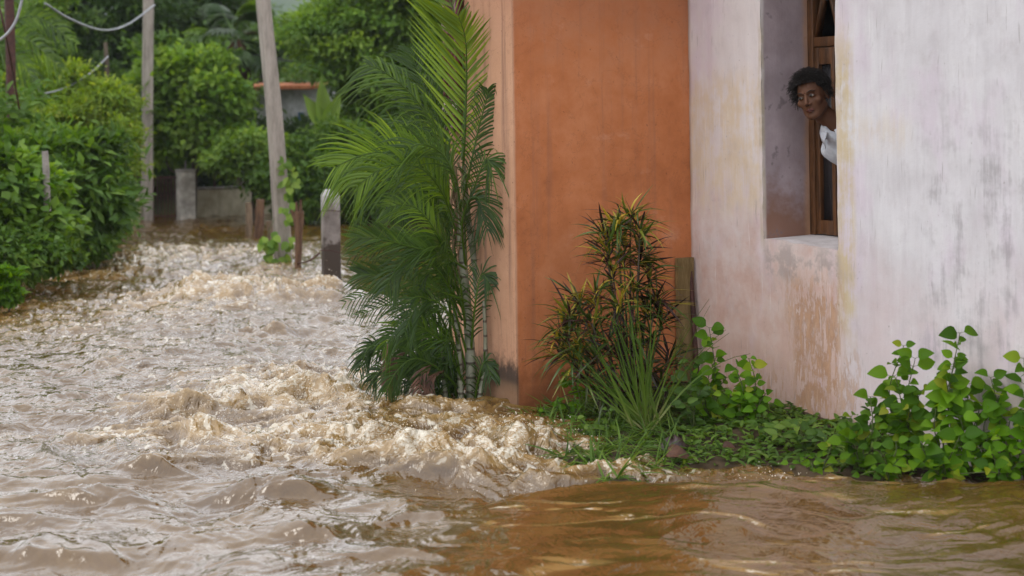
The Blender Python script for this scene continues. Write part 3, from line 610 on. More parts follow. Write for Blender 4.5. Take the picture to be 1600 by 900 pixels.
for pts, r in (([(737, 660, Z0), (735, 560, Z0), (729, 470, Z0), (722, 400, Z0), (718, 330, Z0+.02)], (.032, .022)), ([(752, 655, Z0+.15), (752, 540, Z0+.15), (744, 430, Z0+.12), (730, 330, Z0+.1), (724, 260, Z0+.05)], (.026, .016)),
               ([(722, 655, Z0-.05), (716, 540, Z0-.05), (708, 460, Z0-.04)], (.018, .012)), ([(700, 655, Z0), (690, 560, Z0), (672, 480, Z0)], (.015, .010)), ([(745, 650, Z0-.08), (758, 560, Z0-.08), (756, 470, Z0-.08)], (.016, .010))):
    g = Geo(); tube(g, smooth_path(PP(*pts), 16), r, 10); g.build('cane', M['cane'], pal)
g = Geo()                                                  # brown torn leaf sheaths on the upper stem
for k in range(16):
    a = P(716+rng.uniform(-9, 9), rng.uniform(235, 400), Z0+rng.uniform(-.05, .03)); tube(g, smooth_path([a, a+[rng.normal()*.02, -.01, -.10], a+[rng.normal()*.03, -.02, -.22]], 6), [.009, .005, .002], 5)
g.build('sheath', simple('palm_sheath', (.10, .06, .03), (.26, .19, .11), .8, 14), pal)
Lf = lambda x, y: nrm(np.array([x, 0, y]))
FR = [ # ctrl, ln, side, var, kwargs
 (((722, 300, Z0), (727, 190, Z0-.02), (729, 110, Z0-.05), (727, 60, Z0-.10), (716, 25, Z0-.16)), .55, Lf(-1, .30), (.75, 1.0), dict(n=36, both=(1, .45), droop=.05, fwd=.75, wid=.024)),
 (((712, 300, Z0-.05), (688, 215, Z0-.12), (645, 150, Z0-.2), (600, 112, Z0-.25), (572, 100, Z0-.28)), .46, Lf(-.4, 1), (.35, .7), dict(n=38, both=(.6, 1), droop=.75)),
 (((712, 340, Z0-.1), (680, 280, Z0-.2), (630, 243, Z0-.32), (575, 240, Z0-.45), (520, 262, Z0-.52)), .52, Lf(-.2, 1), (.6, .9), dict(n=46, droop=.45, both=(.95, 1), fwd=1.0)),
 (((712, 360, Z0-.1), (690, 300, Z0-.25), (655, 262, Z0-.38), (600, 262, Z0-.5), (556, 292, Z0-.55)), .45, Lf(0, 1), (.45, .8), dict(n=40, droop=.6, both=(.8, 1))),
 (((718, 330, Z0-.02), (735, 260, Z0-.08), (748, 200, Z0-.10), (760, 155, Z0-.12), (762, 140, Z0-.13)), .40, Lf(1, .1), (.25, .55), dict(n=34, droop=1.0, both=(.9, .75), fwd=.9)),
 (((720, 350, Z0-.1), (742, 290, Z0-.2), (758, 250, Z0-.22), (768, 260, Z0-.22)), .34, Lf(1, .4), (.3, .6), dict(n=26, droop=1.1)),
 (((716, 300, Z0+.1), (690, 200, Z0+.15), (660, 130, Z0+.2), (640, 75, Z0+.22)), .40, Lf(-1, .5), (.15, .4), dict(n=30, droop=.4)),
 (((722, 250, Z0-.02), (726, 150, Z0+.05), (720, 60, Z0+.1), (700, -5, Z0+.15), (670, -50, Z0+.2)), .4, Lf(-1, .2), (.5, .85), dict(n=32, droop=.35)),
 (((728, 420, Z0-.1), (690, 398, Z0-.25), (640, 385, Z0-.35), (590, 372, Z0-.45), (548, 372, Z0-.5)), .27, Lf(0, 1), (.25, .55), dict(n=36, droop=.3, fwd=1.2)),
 (((728, 470, Z0-.1), (680, 452, Z0-.2), (630, 436, Z0-.3), (585, 430, Z0-.4), (560, 428, Z0-.42)), .26, Lf(0, 1), (.2, .5), dict(n=34, droop=.35, fwd=1.2)),
 (((722, 500, Z0), (690, 430, Z0-.2), (650, 400, Z0-.3), (620, 420, Z0-.35), (600, 455, Z0-.4)), .28, Lf(-.3, 1), (.2, .5), dict(n=34, droop=.6)),
 (((726, 600, Z0-.05), (694, 540, Z0-.15), (655, 510, Z0-.25), (622, 515, Z0-.32), (598, 545, Z0-.38)), .26, Lf(0, 1), (.25, .6), dict(n=34, droop=.6)),
 (((728, 620, Z0), (690, 580, Z0-.1), (650, 560, Z0-.2), (620, 580, Z0-.26), (603, 612, Z0-.3)), .22, Lf(0, 1), (.15, .4), dict(n=30, droop=.7)),
 (((722, 560, Z0), (705, 500, Z0-.15), (680, 470, Z0-.22), (650, 480, Z0-.3), (632, 520, Z0-.34)), .27, Lf(-.4, 1), (.15, .45), dict(n=32, droop=.7)),
 (((728, 520, Z0), (718, 440, Z0-.15), (696, 390, Z0-.22), (668, 380, Z0-.28), (640, 405, Z0-.3)), .30, Lf(-.4, 1), (.2, .5), dict(n=34, droop=.7)),
 (((728, 420, Z0), (722, 350, Z0-.15), (735, 310, Z0-.2), (752, 320, Z0-.2), (762, 360, Z0-.2)), .28, Lf(.5, 1), (.15, .45), dict(n=30, droop=.9)),
 (((735, 560, Z0), (742, 480, Z0-.1), (752, 430, Z0-.1), (764, 440, Z0-.12)), .26, Lf(.6, 1), (.1, .35), dict(n=26, droop=.8)),
 (((740, 640, Z0-.05), (748, 590, Z0-.1), (758, 565, Z0-.1), (768, 590, Z0-.12)), .20, Lf(.6, 1), (.15, .4), dict(n=22, droop=.8)),
 (((714, 420, Z0), (700, 330, Z0+.1), (672, 290, Z0+.15), (640, 300, Z0+.2), (610, 340, Z0+.22)), .36, Lf(-.3, 1), (.1, .4), dict(n=34, droop=.8)),
 (((716, 360, Z0), (705, 260, Z0+.15), (680, 200, Z0+.2), (640, 190, Z0+.25), (600, 215, Z0+.3)), .40, Lf(-.3, 1), (.15, .45), dict(n=34, droop=.8)),
 (((720, 330, Z0-.1), (712, 280, Z0-.25), (690, 240, Z0-.3), (655, 225, Z0-.4), (615, 245, Z0-.45)), .38, Lf(-.2, 1), (.3, .6), dict(n=34, droop=.7)),
 (((716, 460, Z0-.05), (700, 400, Z0-.2), (670, 345, Z0-.3), (640, 320, Z0-.35), (600, 325, Z0-.42)), .34, Lf(-.2, 1), (.4, .75), dict(n=36, droop=.7)),
]
for c_, ln, sd_, vr, kw in FR:
    q_ = [np.array(p_, float) for p_ in c_]; frond('frond', pal, PP(*c_), ln, sd_, var=vr, **kw)
for k in range(20):                                        # inner young fronds filling the clump
    y0_ = rng.uniform(430, 640); x0_ = 718+rng.uniform(-26, 18); a = rng.uniform(-1.25, .15); l_ = rng.uniform(70, 150); dz_ = rng.uniform(-.35, .3)
    x1_ = min(768, x0_+math.sin(a)*l_); y1_ = y0_-math.cos(a)*l_
    x2_ = min(770, x1_+math.sin(a)*l_*.55); y2_ = y1_+l_*.15
    frond('frond', pal, PP((x0_, y0_+20, Z0), ((x0_+x1_)/2, (y0_+y1_)/2-8, Z0+dz_*.5), (x1_, y1_, Z0+dz_), (x2_, y2_, Z0+dz_*1.2)), rng.uniform(.16, .26), Lf(-.2, 1), var=(.05, .5), n=22, droop=.5, wid=.012)
for k in range(16):                                        # dark low fronds crowding the foot of the clump
    x0_ = rng.uniform(690, 745); y0_ = rng.uniform(600, 650); a = rng.uniform(-1.1, -.1); l_ = rng.uniform(70, 140); dz_ = rng.uniform(-.1, .3); x1_ = x0_+math.sin(a)*l_; y1_ = y0_-math.cos(a)*l_
    frond('frond', pal, PP((x0_, y0_+15, Z0+.05), ((x0_+x1_)/2, (y0_+y1_)/2-6, Z0+dz_*.5), (x1_, y1_, Z0+dz_), (x1_-rng.uniform(15, 45), y1_+rng.uniform(10, 40), Z0+dz_)), rng.uniform(.17, .26), Lf(-.3, 1), var=(.0, .35), n=24, droop=.9, wid=.017)
for x, y, l in ((655, 640, .2), (603, 600, .13), (612, 620, .1), (668, 650, .15)):
    frond('dead_frond', pal, PP((x+25, y-70, Z0-.1), (x+6, y-60, Z0-.15), (x, y-20, Z0-.18), (x-1, y+5, Z0-.2)), l*.5, Lf(-1, 0), var=(.2, .5), n=16, droop=.9, mat_='dead', wid=.02)

# ---------------------------------------------------------------- croton against the orange wall
def whorl(g, c_, axis, n, ln, wd, vr, droopT=T_LA, spread=(.35, 1.25)):
    axis = nrm(np.array(axis, float)); a = rng.uniform(0, 2*np.pi, n); ref = nrm(np.cross(axis, [.3, .9, .1])); r2 = np.cross(axis, ref)
    th = rng.uniform(*spread, n); D = axis*np.cos(th)[:, None]+(ref*np.cos(a)[:, None]+r2*np.sin(a)[:, None])*np.sin(th)[:, None]
    base = c_+axis*rng.uniform(-.07, .02, n)[:, None]; k_ = rng.integers(0, 3, n)
    for k in range(3):
        s = k_ == k
        if s.any(): leaves(g, base[s], D[s], np.tile([0, 0, 1.], (s.sum(), 1))+rng.normal(0, .3, (s.sum(), 3)), ln*rng.uniform(.7, 1.15, s.sum()), wd*rng.uniform(.8, 1.2, s.sum()), droopT[k], np.clip(rng.uniform(*vr, s.sum()), 0, 1))
cb = G(985, 672); ZC = cb[1]; cro = thing('croton_shrub', 'narrow-leaved croton shrub with purple green and yellow leaves in front of the orange wall', 'shrub', cb)
heads = [(965, 355, 0), (985, 345, .1), (1000, 360, -.05), (945, 370, 0), (975, 400, .05), (950, 392, -.08), (958, 428, -.1), (968, 478, -.15), (925, 505, -.12), (905, 540, -.1), (1020, 530, -.05), (970, 560, -.18), (875, 545, -.03), (1025, 470, 0), (1000, 400, .1), (1015, 430, .1), (990, 450, -.05), (930, 470, .0), (1010, 485, .05), (890, 495, -.05), (905, 475, .05), (1035, 500, .05), (985, 520, -.15), (950, 535, -.18), (880, 520, .02), (1045, 560, .05), (930, 560, -.15), (895, 560, -.08), (1010, 575, -.1), (915, 590, -.12), (1035, 600, -.05), (955, 610, -.18), (990, 610, -.15)]
gs = Geo()
stems = {}
for x, y, dz_ in heads:
    top = P(x, y, ZC+dz_); mid = P(985+(x-985)*.45, (y+680)/2+20, ZC+dz_*.5); tube(gs, smooth_path([P(985+(x-985)*.12, 680, ZC), mid, top], 10), [.009, .004], 6)
gs.build('stem', M['bark'], cro)
for x, y, dz_ in heads:
    g = Geo(); up = y < 420; tip = 'y' if y < 500 or x < 915 else 'n'
    whorl(g, P(x, y, ZC+dz_), [(x-980)*.003, -.15, 1], 30 if up else 27, .22, .0150, (.05, .96) if tip == 'y' else (.02, .81), spread=(.3, 1.65))
    if tip == 'y': whorl(g, P(x, y-6, ZC+dz_), [(x-980)*.002, -.1, 1], 8, .14, .013, (.7, 1), spread=(.1, .8))
    g.build('leaf_whorl', M['croton_leaf'], cro)
# tall arching grass tuft in front of it
gb = G(1012, 692); tuft = Geo()
for k in range(64):
    a = rng.uniform(-.85, .12) if k < 54 else rng.uniform(.2, .7); L_ = rng.uniform(.45, 1.02)*(1-.2*abs(a)); st_ = gb+[rng.normal()*.03, rng.normal()*.03, .06]
    D = nrm(np.array([math.sin(a), rng.normal()*.15-.1, math.cos(a)])); n = 9; v = np.linspace(0, 1, n)[:, None]; be = rng.uniform(.02, .30)*abs(a+.1)*1.3
    C = st_+D*L_*v+np.array([math.copysign(.4, a), -.1, -1.])*be*L_*v**2.6; W = nrm(np.cross(D, [rng.normal()*.5, -1, .2])); w_ = rng.uniform(.0035, .0065)*np.clip(1.1-v, .05, 1)*np.minimum(1, .45+v*3)
    V = np.stack([C-W*w_, C+[0, -.001, -.0015], C+W*w_], 1).reshape(-1, 3)
    tuft.add(V, np.array([[i_*3+b, i_*3+b+1, i_*3+b+4, i_*3+b+3] for i_ in range(n-1) for b in (0, 1)]), np.clip(.3+.85*np.repeat(1-v[:, 0]*1.2, 3)*rng.uniform(.6, 1), 0, 1))
o = tuft.build('grass_tuft', M['grass']); tag(o, 'tall clump of long pale arching grass blades in front of the croton', 'grass tuft')

# broad-leaved seedlings and weeds ---------------------------------------
def leafy(name, label, base, stems_, cat='plant', group=None, m='leaf_fresh', ls=.085, gap=.043, var=(.0, 1.0), lw=.72, mstem='stem', dens=1, T=T_OV):
    """stems_: list of world tip points; pairs of leaves along each stem"""
    r_ = thing(name, label, cat, base, group); gs = Geo(); gl = Geo()
    for tip in stems_:
        tip = np.asarray(tip, float); mid = base*.5+tip*.5+[rng.normal()*.03, rng.normal()*.03, .04]; path = smooth_path([base+rng.normal(0, .012, 3)*[1, 1, 0], mid, tip], 24)
        ln = np.linalg.norm(tip-base); tube(gs, path, [.0045, .0018], 5)
        n = max(4, int(ln/gap*dens)); ts = np.linspace(.16, 1, n); sd_ = rng.uniform(0, 2*np.pi)
        for k, t_ in enumerate(ts):
            p = path[int(t_*23)]; sz_ = ls*(.92-.3*abs(t_-.7))*rng.uniform(.5, 1.25)
            for s in (0, 1):
                a = sd_+k*2.4+s*math.pi+rng.normal()*.3; D = nrm(np.array([math.cos(a), math.sin(a)*.8-.25, rng.uniform(.0, .55)])); N_ = nrm(np.array([rng.normal()*.45-.1, -.95+rng.normal()*.4, .65]))
                pe = p+D*sz_*.22; leaves(gl, pe[None], D[None], N_[None], sz_, sz_*lw, T[rng.integers(0, 3)], rng.uniform(*var))
                tube(gs, [p, pe], [.0012, .001], 4)
    gs.build('stem', M[mstem], r_); gl.build('foliage', M[m], r_); return r_
def bankpt(x, y): q_ = G(x, y, .06); q_[2] = .03; return q_
def sprig(x, y, tips, label, **k):
    b = bankpt(x, y); Zb = b[1]; return leafy('seedling', label, b, [P(tx, ty, Zb+(dz_ if dz_ is not None else 0)) for tx, ty, dz_ in tips], **k)
R_ = lambda: rng.uniform(-.08, .08)
G1 = 'broad-leaved plants along the foot of the whitewashed wall'
sprig(1120, 665, [(1108, 512, 0), (1118, 560, .05), (1090, 585, -.05), (1135, 590, 0), (1105, 620, -.1)], 'upright light green seedling rising highest beside the rusty rod', group=G1)
sprig(1150, 668, [(1170, 560, 0), (1178, 590, .05), (1150, 575, 0), (1160, 620, -.1), (1130, 615, -.1)], 'light green seedling with rounded leaves between the rusty rod and the flaking patch', group=G1)
sprig(1185, 668, [(1196, 615, 0), (1205, 632, .05), (1170, 612, 0), (1180, 640, -.1)], 'short plant with one tall folded leaf just left of the flaking patch', group=G1, var=(.0, .6))
sprig(1085, 672, [(1080, 565, .05), (1060, 600, 0), (1095, 610, -.06), (1070, 630, -.1), (1045, 610, 0)], 'dark green plant in the corner between croton and seedlings', group=G1, m='leaf_mid', var=(0, .7), lw=.5)
sprig(1420, 725, [(1412, 540, .02), (1430, 560, 0), (1400, 590, -.03), (1440, 610, .03), (1390, 640, -.06), (1422, 640, -.1), (1450, 650, 0)], 'tall seedling topped by one large flat leaf in front of the white wall', group=G1, ls=.092)
sprig(1480, 730, [(1500, 520, .02), (1494, 560, 0), (1478, 590, 0), (1510, 600, .03), (1462, 640, -.06), (1500, 650, -.1), (1530, 640, 0)], 'tallest seedling at the right whose thin tip points straight up the wall', group=G1, ls=.092)
sprig(1550, 735, [(1548, 590, 0), (1560, 620, .02), (1530, 640, 0), (1580, 650, 0), (1560, 680, -.1), (1590, 690, -.05)], 'bushy bright plant with pointed leaves near the right end of the wall', group=G1, ls=.095)
sprig(1605, 742, [(1600, 560, .0), (1610, 640, .02), (1590, 670, 0), (1625, 690, 0), (1585, 700, -.1), (1640, 620, -.1)], 'bright plant cut by the right edge of the view', group=G1, ls=.1)
sprig(1345, 725, [(1360, 620, .02), (1330, 650, 0), (1372, 640, 0), (1335, 675, -.05), (1390, 665, -.06), (1320, 690, -.08)], 'low leafy seedling left of the tall one with the large flat leaf', group=G1)
sprig(1255, 700, [(1250, 660, 0), (1280, 672, 0), (1230, 668, 0), (1290, 690, -.05), (1215, 680, -.05), (1265, 690, -.1)], 'low dark plant with pointed leaves under the flaking patch', group=G1, m='leaf_mid', lw=.42, ls=.085)
sprig(1205, 690, [(1190, 650, 0), (1220, 662, 0), (1180, 668, 0), (1225, 684, -.05)], 'small weed with lance-shaped leaves at the foot of the pink wall', group=G1, m='leaf_mid', lw=.4, ls=.08)
sprig(1280, 728, [(1250, 718, -.05), (1235, 724, -.05), (1300, 700, 0), (1270, 735, -.08), (1310, 722, -.05)], 'sprig of rounded leaves trailing on the brown water', group=G1, ls=.055)
sprig(1385, 742, [(1360, 700, -.04), (1400, 690, 0), (1372, 730, -.06), (1430, 710, 0), (1400, 735, -.05), (1345, 742, -.05)], 'leafy sprawl in front of the tall seedlings, left half', group=G1, ls=.06)
sprig(1475, 742, [(1440, 690, -.04), (1500, 680, 0), (1460, 725, -.06), (1520, 710, 0), (1490, 735, -.05), (1420, 725, -.05)], 'leafy sprawl in front of the tall seedlings, at the waterline in the middle', group=G1, ls=.088)
sprig(1560, 748, [(1530, 700, -.04), (1590, 700, 0), (1550, 730, -.06), (1610, 720, 0), (1575, 745, -.05), (1500, 740, -.05)], 'leafy sprawl hanging over the water at the right edge', group=G1, ls=.07)
sprig(905, 655, [(880, 590, .05), (900, 600, 0), (930, 610, -.05), (870, 630, 0), (900, 635, -.08), (850, 640, 0)], 'broad-leaved weed under the left side of the croton', m='leaf_fresh', var=(0, .6), ls=.06)
sprig(935, 680, [(900, 655, 0), (950, 640, 0), (915, 670, -.05), (960, 665, 0)], 'low weed with toothed leaves left of the grass clump', m='leaf_mid', var=(.3, .9), ls=.055)

# weeds and flattened grass covering the bank
g = Geo(); n = 30000; x = rng.uniform(0, 4.6, n); y = rng.uniform(5.5, 10.0, n); d = edgedist(x, y); wallu = (np.stack([x, y], 1)-JU[:2])@NN[:2]; wallo = (np.stack([x, y], 1)-CO[:2])@DD[:2]
xl = (np.stack([x, y], 1)-CO[:2])@NN[:2]
ok = (d > -.03) & (wallu < -.02) & (wallo < -.02) & (d < 1.2)
x, y, d = x[ok], y[ok], d[ok]; P_ = np.stack([x, y, np.maximum(0, bank_h(x, y))], 1); pp = proj(P_)
long_ = (pp[:, 0] < 1060)
a = rng.uniform(0, 2*np.pi, len(x)); flat = rng.uniform(.05, .9, len(x))
D = np.stack([np.cos(a)*.9-.35*long_, np.sin(a)*.7-.45*long_, flat], 1); Nn = np.tile([0, -.2, 1.], (len(x), 1))+rng.normal(0, .3, (len(x), 3))
Ls = np.where(long_, rng.uniform(.09, .25, len(x)), rng.uniform(.03, .08, len(x))); Wd = np.where(long_, rng.uniform(.008, .015, len(x)), rng.uniform(.012, .028, len(x)))
for k in range(3):
    s = long_ & (rng.integers(0, 3, len(x)) == k); leaves(g, P_[s], D[s], Nn[s], Ls[s], Wd[s], T_BL[k], np.clip(rng.beta(2, 2.5, s.sum()), 0, 1))
s = ~long_; leaves(g, P_[s]+[0, 0, .01], D[s], Nn[s], Ls[s], Wd[s], T_OV[1], np.clip(rng.beta(2, 2, s.sum())*.85, 0, 1))
tag(g.build('bank_weeds', M['grass']), 'flattened grass and small weeds covering the bank under the walls', 'weeds', kind='stuff')
# dark curled sheaths and a cracked brown pot shard lying in the weeds
b = bankpt(1052, 696)
g = Geo(); n = 9; th = np.linspace(-1.2, 1.35, 15); ph = np.linspace(.05, 1.5, n); V = np.array([[.085*math.sin(t)*math.sin(p_), -.07*math.cos(t)*math.sin(p_), .08*math.cos(p_)+.012*math.sin(3*t)] for p_ in ph for t in th])+b+[0, 0, -.005]
i = np.arange(n-1)[:, None]*15; j = np.arange(14)[None]; F = np.stack([i+j, i+15+j, i+15+j+1, i+j+1], -1).reshape(-1, 4); g.add(V, F)
o = g.build('pot_shard', simple('glazed_dark_clay', (.018, .008, .007), (.05, .02, .017), .45, 4, .2, spec=.5)); sm = o.modifiers.new('thick', 'SOLIDIFY'); sm.thickness = .008; tag(o, 'dark reddish brown curved pot shard lying in the weeds beside the grass clump', 'pot shard')
for k, (px_, py_, sx, lab) in enumerate(((1062, 712, .13, 'large rust-brown dead leaf lying at the edge of the bank under the pot shard'), (1140, 698, .07, 'small orange-brown dead leaf among the low weeds'))):
    b = bankpt(px_, py_); g = Geo(); leaves(g, np.array([b+[-sx*.5, 0, .03]]), np.array([[1, -.2, .15]]), np.array([[.2, -.7, .8]]), sx, sx*.6, template(9, ovate, .5, .35, .03), .5)
    tag(g.build('dead_leaf', M['dead']), lab, 'dead leaf')
# ---------------------------------------------------------------- background vegetation
def crown(g, blobs, n, ls, var=(0, 1), lw=.5, clump=.32, T=None):
    """leaf clumps over the shells of ellipsoids: blobs = [(centre, radii, weight)]"""
    T = T or T_SM; wts = np.array([b[2] for b in blobs], float); wts /= wts.sum()
    for (c_, r_, _), w_ in zip(blobs, wts):
        c_ = np.asarray(c_, float); r_ = np.broadcast_to(np.asarray(r_, float), (3,)); m = max(3, int(n*w_/70))
        d = nrm(rng.normal(size=(m, 3))+np.array([0, -.35, .25])); cc = c_+d*r_*rng.uniform(.45, 1.30, (m, 1)); tone = rng.uniform(-.22, .22, m)
        k = rng.integers(40, 100, m); idx = np.repeat(np.arange(m), k); q_ = rng.normal(size=(len(idx), 3)); q_[:, 2] *= .55
        p = cc[idx]+q_*clump*rng.uniform(.5, 1.2, m)[idx][:, None]*.6
        D = nrm(d[idx]*.8+rng.normal(size=p.shape)*.6+np.array([0, 0, -.35])); N_ = nrm(d[idx]*.6+np.array([0, -.2, .9])+rng.normal(size=p.shape)*.35)
        leaves(g, p, D, N_, ls*rng.uniform(.6, 1.25, len(p)), ls*lw*rng.uniform(.7, 1.2, len(p)), T, np.clip((var[0]+var[1])/2+tone[idx]+rng.normal(0, .16, len(p)), 0, 1))
def tree(name, label, base, blobs, n=9000, ls=.16, m='leaf_mid', trunk=(.16, .07), limbs=7, cat='tree', group=None, lw=.5, clump=.34, var=(0, 1), tm='bark'):
    base = np.asarray(base, float); r_ = thing(name, label, cat, base, group); g = Geo(); top = np.mean([b[0] for b in blobs], 0)
    tp = smooth_path([base-[0, 0, .4], base*.6+top*.4+[rng.normal()*.1, 0, 0], top], 14); tube(g, tp, list(trunk), 9, bump=.06)
    for k in range(limbs):
        b = blobs[k % len(blobs)]; a = tp[rng.integers(5, 13)]; e = np.asarray(b[0])+nrm(rng.normal(size=3)+[0, 0, .4])*np.asarray(b[1])*.8
        tube(g, smooth_path([a, a*.5+e*.5+rng.normal(size=3)*.12, e], 9), [trunk[1]*.7, .012], 6)
    g.build('trunk', M[tm], r_); g = Geo(); crown(g, blobs, n, ls, var, lw, clump)
    for k in range(len(blobs)*4):                          # loose shoots that break the outline
        b = blobs[rng.integers(0, len(blobs))]; d = nrm(rng.normal(size=3)*[1, .6, .7]+[0, -.2, .6]); a = np.asarray(b[0])+d*np.asarray(b[1])*.8; L_ = rng.uniform(.35, .9)*float(np.mean(b[1])); pts_ = a+d*L_*np.linspace(0, 1, 7)[:, None]+np.array([0, 0, -.35])*L_*np.linspace(0, 1, 7)[:, None]**2
        tube(g, pts_, [.008, .003], 4, caps=False); m_ = int(10+26*L_/.5*.16/ls*.6); ii = rng.integers(0, 7, m_); leaves(g, pts_[ii]+rng.normal(0, ls*.35, (m_, 3)), nrm(rng.normal(size=(m_, 3))+d*.8), np.tile([0, -.3, 1.], (m_, 1))+rng.normal(0, .3, (m_, 3)), ls*rng.uniform(.6, 1.2, m_), ls*lw, T_SM, rng.uniform(.3, 1, m_)); g.build('crown', M[m], r_); return r_
def B(x, y, Z, rx, rz=None, ry=None, w=None):              # blob seen at pixel (x, y), radii in metres
    rz = rz or rx; ry = ry or rx*.8; return (P(x, y, Z), (rx, ry, rz), w or rx*rz)
def base(x, Z, z=.15): q_ = P(x, 300, Z); q_[2] = z; return q_
TG = 'trees and bushes closing the view behind the lane'
# far rank -----------------------------------------------------------------
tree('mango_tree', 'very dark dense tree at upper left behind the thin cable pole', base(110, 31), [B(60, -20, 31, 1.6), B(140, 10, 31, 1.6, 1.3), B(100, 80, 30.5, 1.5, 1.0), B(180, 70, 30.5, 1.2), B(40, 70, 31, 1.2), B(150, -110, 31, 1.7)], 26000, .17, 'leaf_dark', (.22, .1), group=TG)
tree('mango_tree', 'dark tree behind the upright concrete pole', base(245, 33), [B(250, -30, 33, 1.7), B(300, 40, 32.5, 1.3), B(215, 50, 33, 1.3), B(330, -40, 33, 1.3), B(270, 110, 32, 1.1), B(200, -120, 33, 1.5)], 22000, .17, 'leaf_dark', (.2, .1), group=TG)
tree('mango_tree', 'mid green tree filling the gap above the gate', base(300, 28), [B(285, 130, 28, .9, .7), B(315, 150, 28, .6, .6), B(325, 200, 27.6, .7, .55), B(285, 190, 27.8, .7, .55)], 15000, .15, 'leaf_mid', (.12, .06), group=TG, var=(.2, .9))
tree('rain_tree', 'tall light green spreading tree with layered boughs above the far tiled house', base(590, 27), [B(505, 55, 27, .7, .3), B(560, 45, 26.7, .95, .42), B(630, 30, 26.5, .95, .45), B(690, 60, 26.8, .8, .5), B(535, 95, 26.6, .6, .3), B(590, 100, 26.3, .9, .42), B(650, 120, 26.4, .8, .5), B(570, 150, 26.5, .5, .35), B(620, -30, 27, 1.2, .5), B(700, -10, 27, 1., .6), B(620, 190, 26.8, .7, .6), B(575, 180, 26.9, .35, .3)], 42000, .13, 'leaf_light', (.2, .09), group=TG, clump=.24, var=(.1, .9))
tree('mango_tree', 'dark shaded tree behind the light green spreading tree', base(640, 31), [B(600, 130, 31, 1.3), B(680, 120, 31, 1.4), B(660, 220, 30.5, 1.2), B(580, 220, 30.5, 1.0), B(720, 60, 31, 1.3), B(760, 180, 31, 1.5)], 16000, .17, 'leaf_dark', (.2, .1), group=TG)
tree('mango_tree', 'pale hazy tree standing far behind the fan palm', base(430, 44), [B(395, 60, 44, 1.0, 1.0), B(440, 95, 43, 1.5, .8), B(500, 80, 44, 1.2, .8), B(350, 60, 44, 1.2), B(330, 10, 43, 1.2, 1.4)], 9000, .2, 'leaf_mid', (.2, .1), group=TG)
# low dark thicket that closes the bottom of the view
g = Geo()
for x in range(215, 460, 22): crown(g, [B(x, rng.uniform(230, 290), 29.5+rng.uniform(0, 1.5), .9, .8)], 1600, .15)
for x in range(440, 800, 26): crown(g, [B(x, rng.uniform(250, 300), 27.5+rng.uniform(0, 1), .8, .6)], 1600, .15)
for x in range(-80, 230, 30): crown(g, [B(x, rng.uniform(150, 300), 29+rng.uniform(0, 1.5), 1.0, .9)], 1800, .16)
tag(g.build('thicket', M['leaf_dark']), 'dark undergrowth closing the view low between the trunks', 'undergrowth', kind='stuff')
g = Geo(); xs_ = np.linspace(-60, 40, 60)                      # far wood
crown(g, [((x, 62+rng.uniform(0, 10), rng.uniform(1.5, 3.3)), (3.2, 2.5, 2.2), 1) for x in xs_], 42000, .34, clump=.8)
tag(g.build('far_wood', M['leaf_mid']), 'far wood filling the gaps between the nearer trees', 'wood', kind='stuff')

# fan palm with drooping dead fronds ---------------------------------------
fp = thing('fan_palm', 'fan palm with a dark shaggy skirt of dead fronds left of the leaning pole', 'palm', base(375, 27)); g = Geo()
tube(g, smooth_path([base(375, 27)-[0, 0, .3], P(374, 200, 27), P(368, 75, 27)], 16), [.13, .10], 10, bump=.08); g.build('trunk', M['bark'], fp)
hc = P(368, 62, 27)
for k in range(26):
    a = rng.uniform(0, 2*np.pi); e = rng.uniform(-.5, 1.2); D = np.array([math.cos(a)*math.cos(e), math.sin(a)*math.cos(e), math.sin(e)]); L_ = rng.uniform(.45, .75); pc = hc+D*L_; g = Geo()
    tube(g, smooth_path([hc, hc+D*L_*.6+[0, 0, .03], pc], 6), [.012, .008], 5); n = 22; u_ = nrm(np.cross(D, [0, 0, 1.01])); f = np.linspace(-1.5, 1.5, n)
    DD_ = D*np.cos(f)[:, None]+u_*np.sin(f)[:, None]; leaves(g, np.tile(pc, (n, 1)), DD_, np.tile(np.cross(u_, D), (n, 1))+rng.normal(0, .1, (n, 3)), .52*(.8+.2*np.cos(f)), .06, T_LA[1], rng.uniform(.1, .7))
    g.build('fan_leaf', M['palm_leaf'], fp)
g = Geo(); n = 220; a = rng.uniform(0, 2*np.pi, n); st_ = hc+np.stack([np.cos(a)*.1, np.sin(a)*.1, rng.uniform(-.35, .05, n)], 1)
leaves(g, st_, np.stack([np.cos(a)*.33, np.sin(a)*.33, -np.ones(n)], 1), np.stack([np.cos(a), np.sin(a), a*0+.2], 1), rng.uniform(.4, .85, n), .05, T_LA[0], .5)
g.build('dead_skirt', simple('dead_fronds', (.045, .022, .012), (.14, .065, .035), .9, 6), fp)

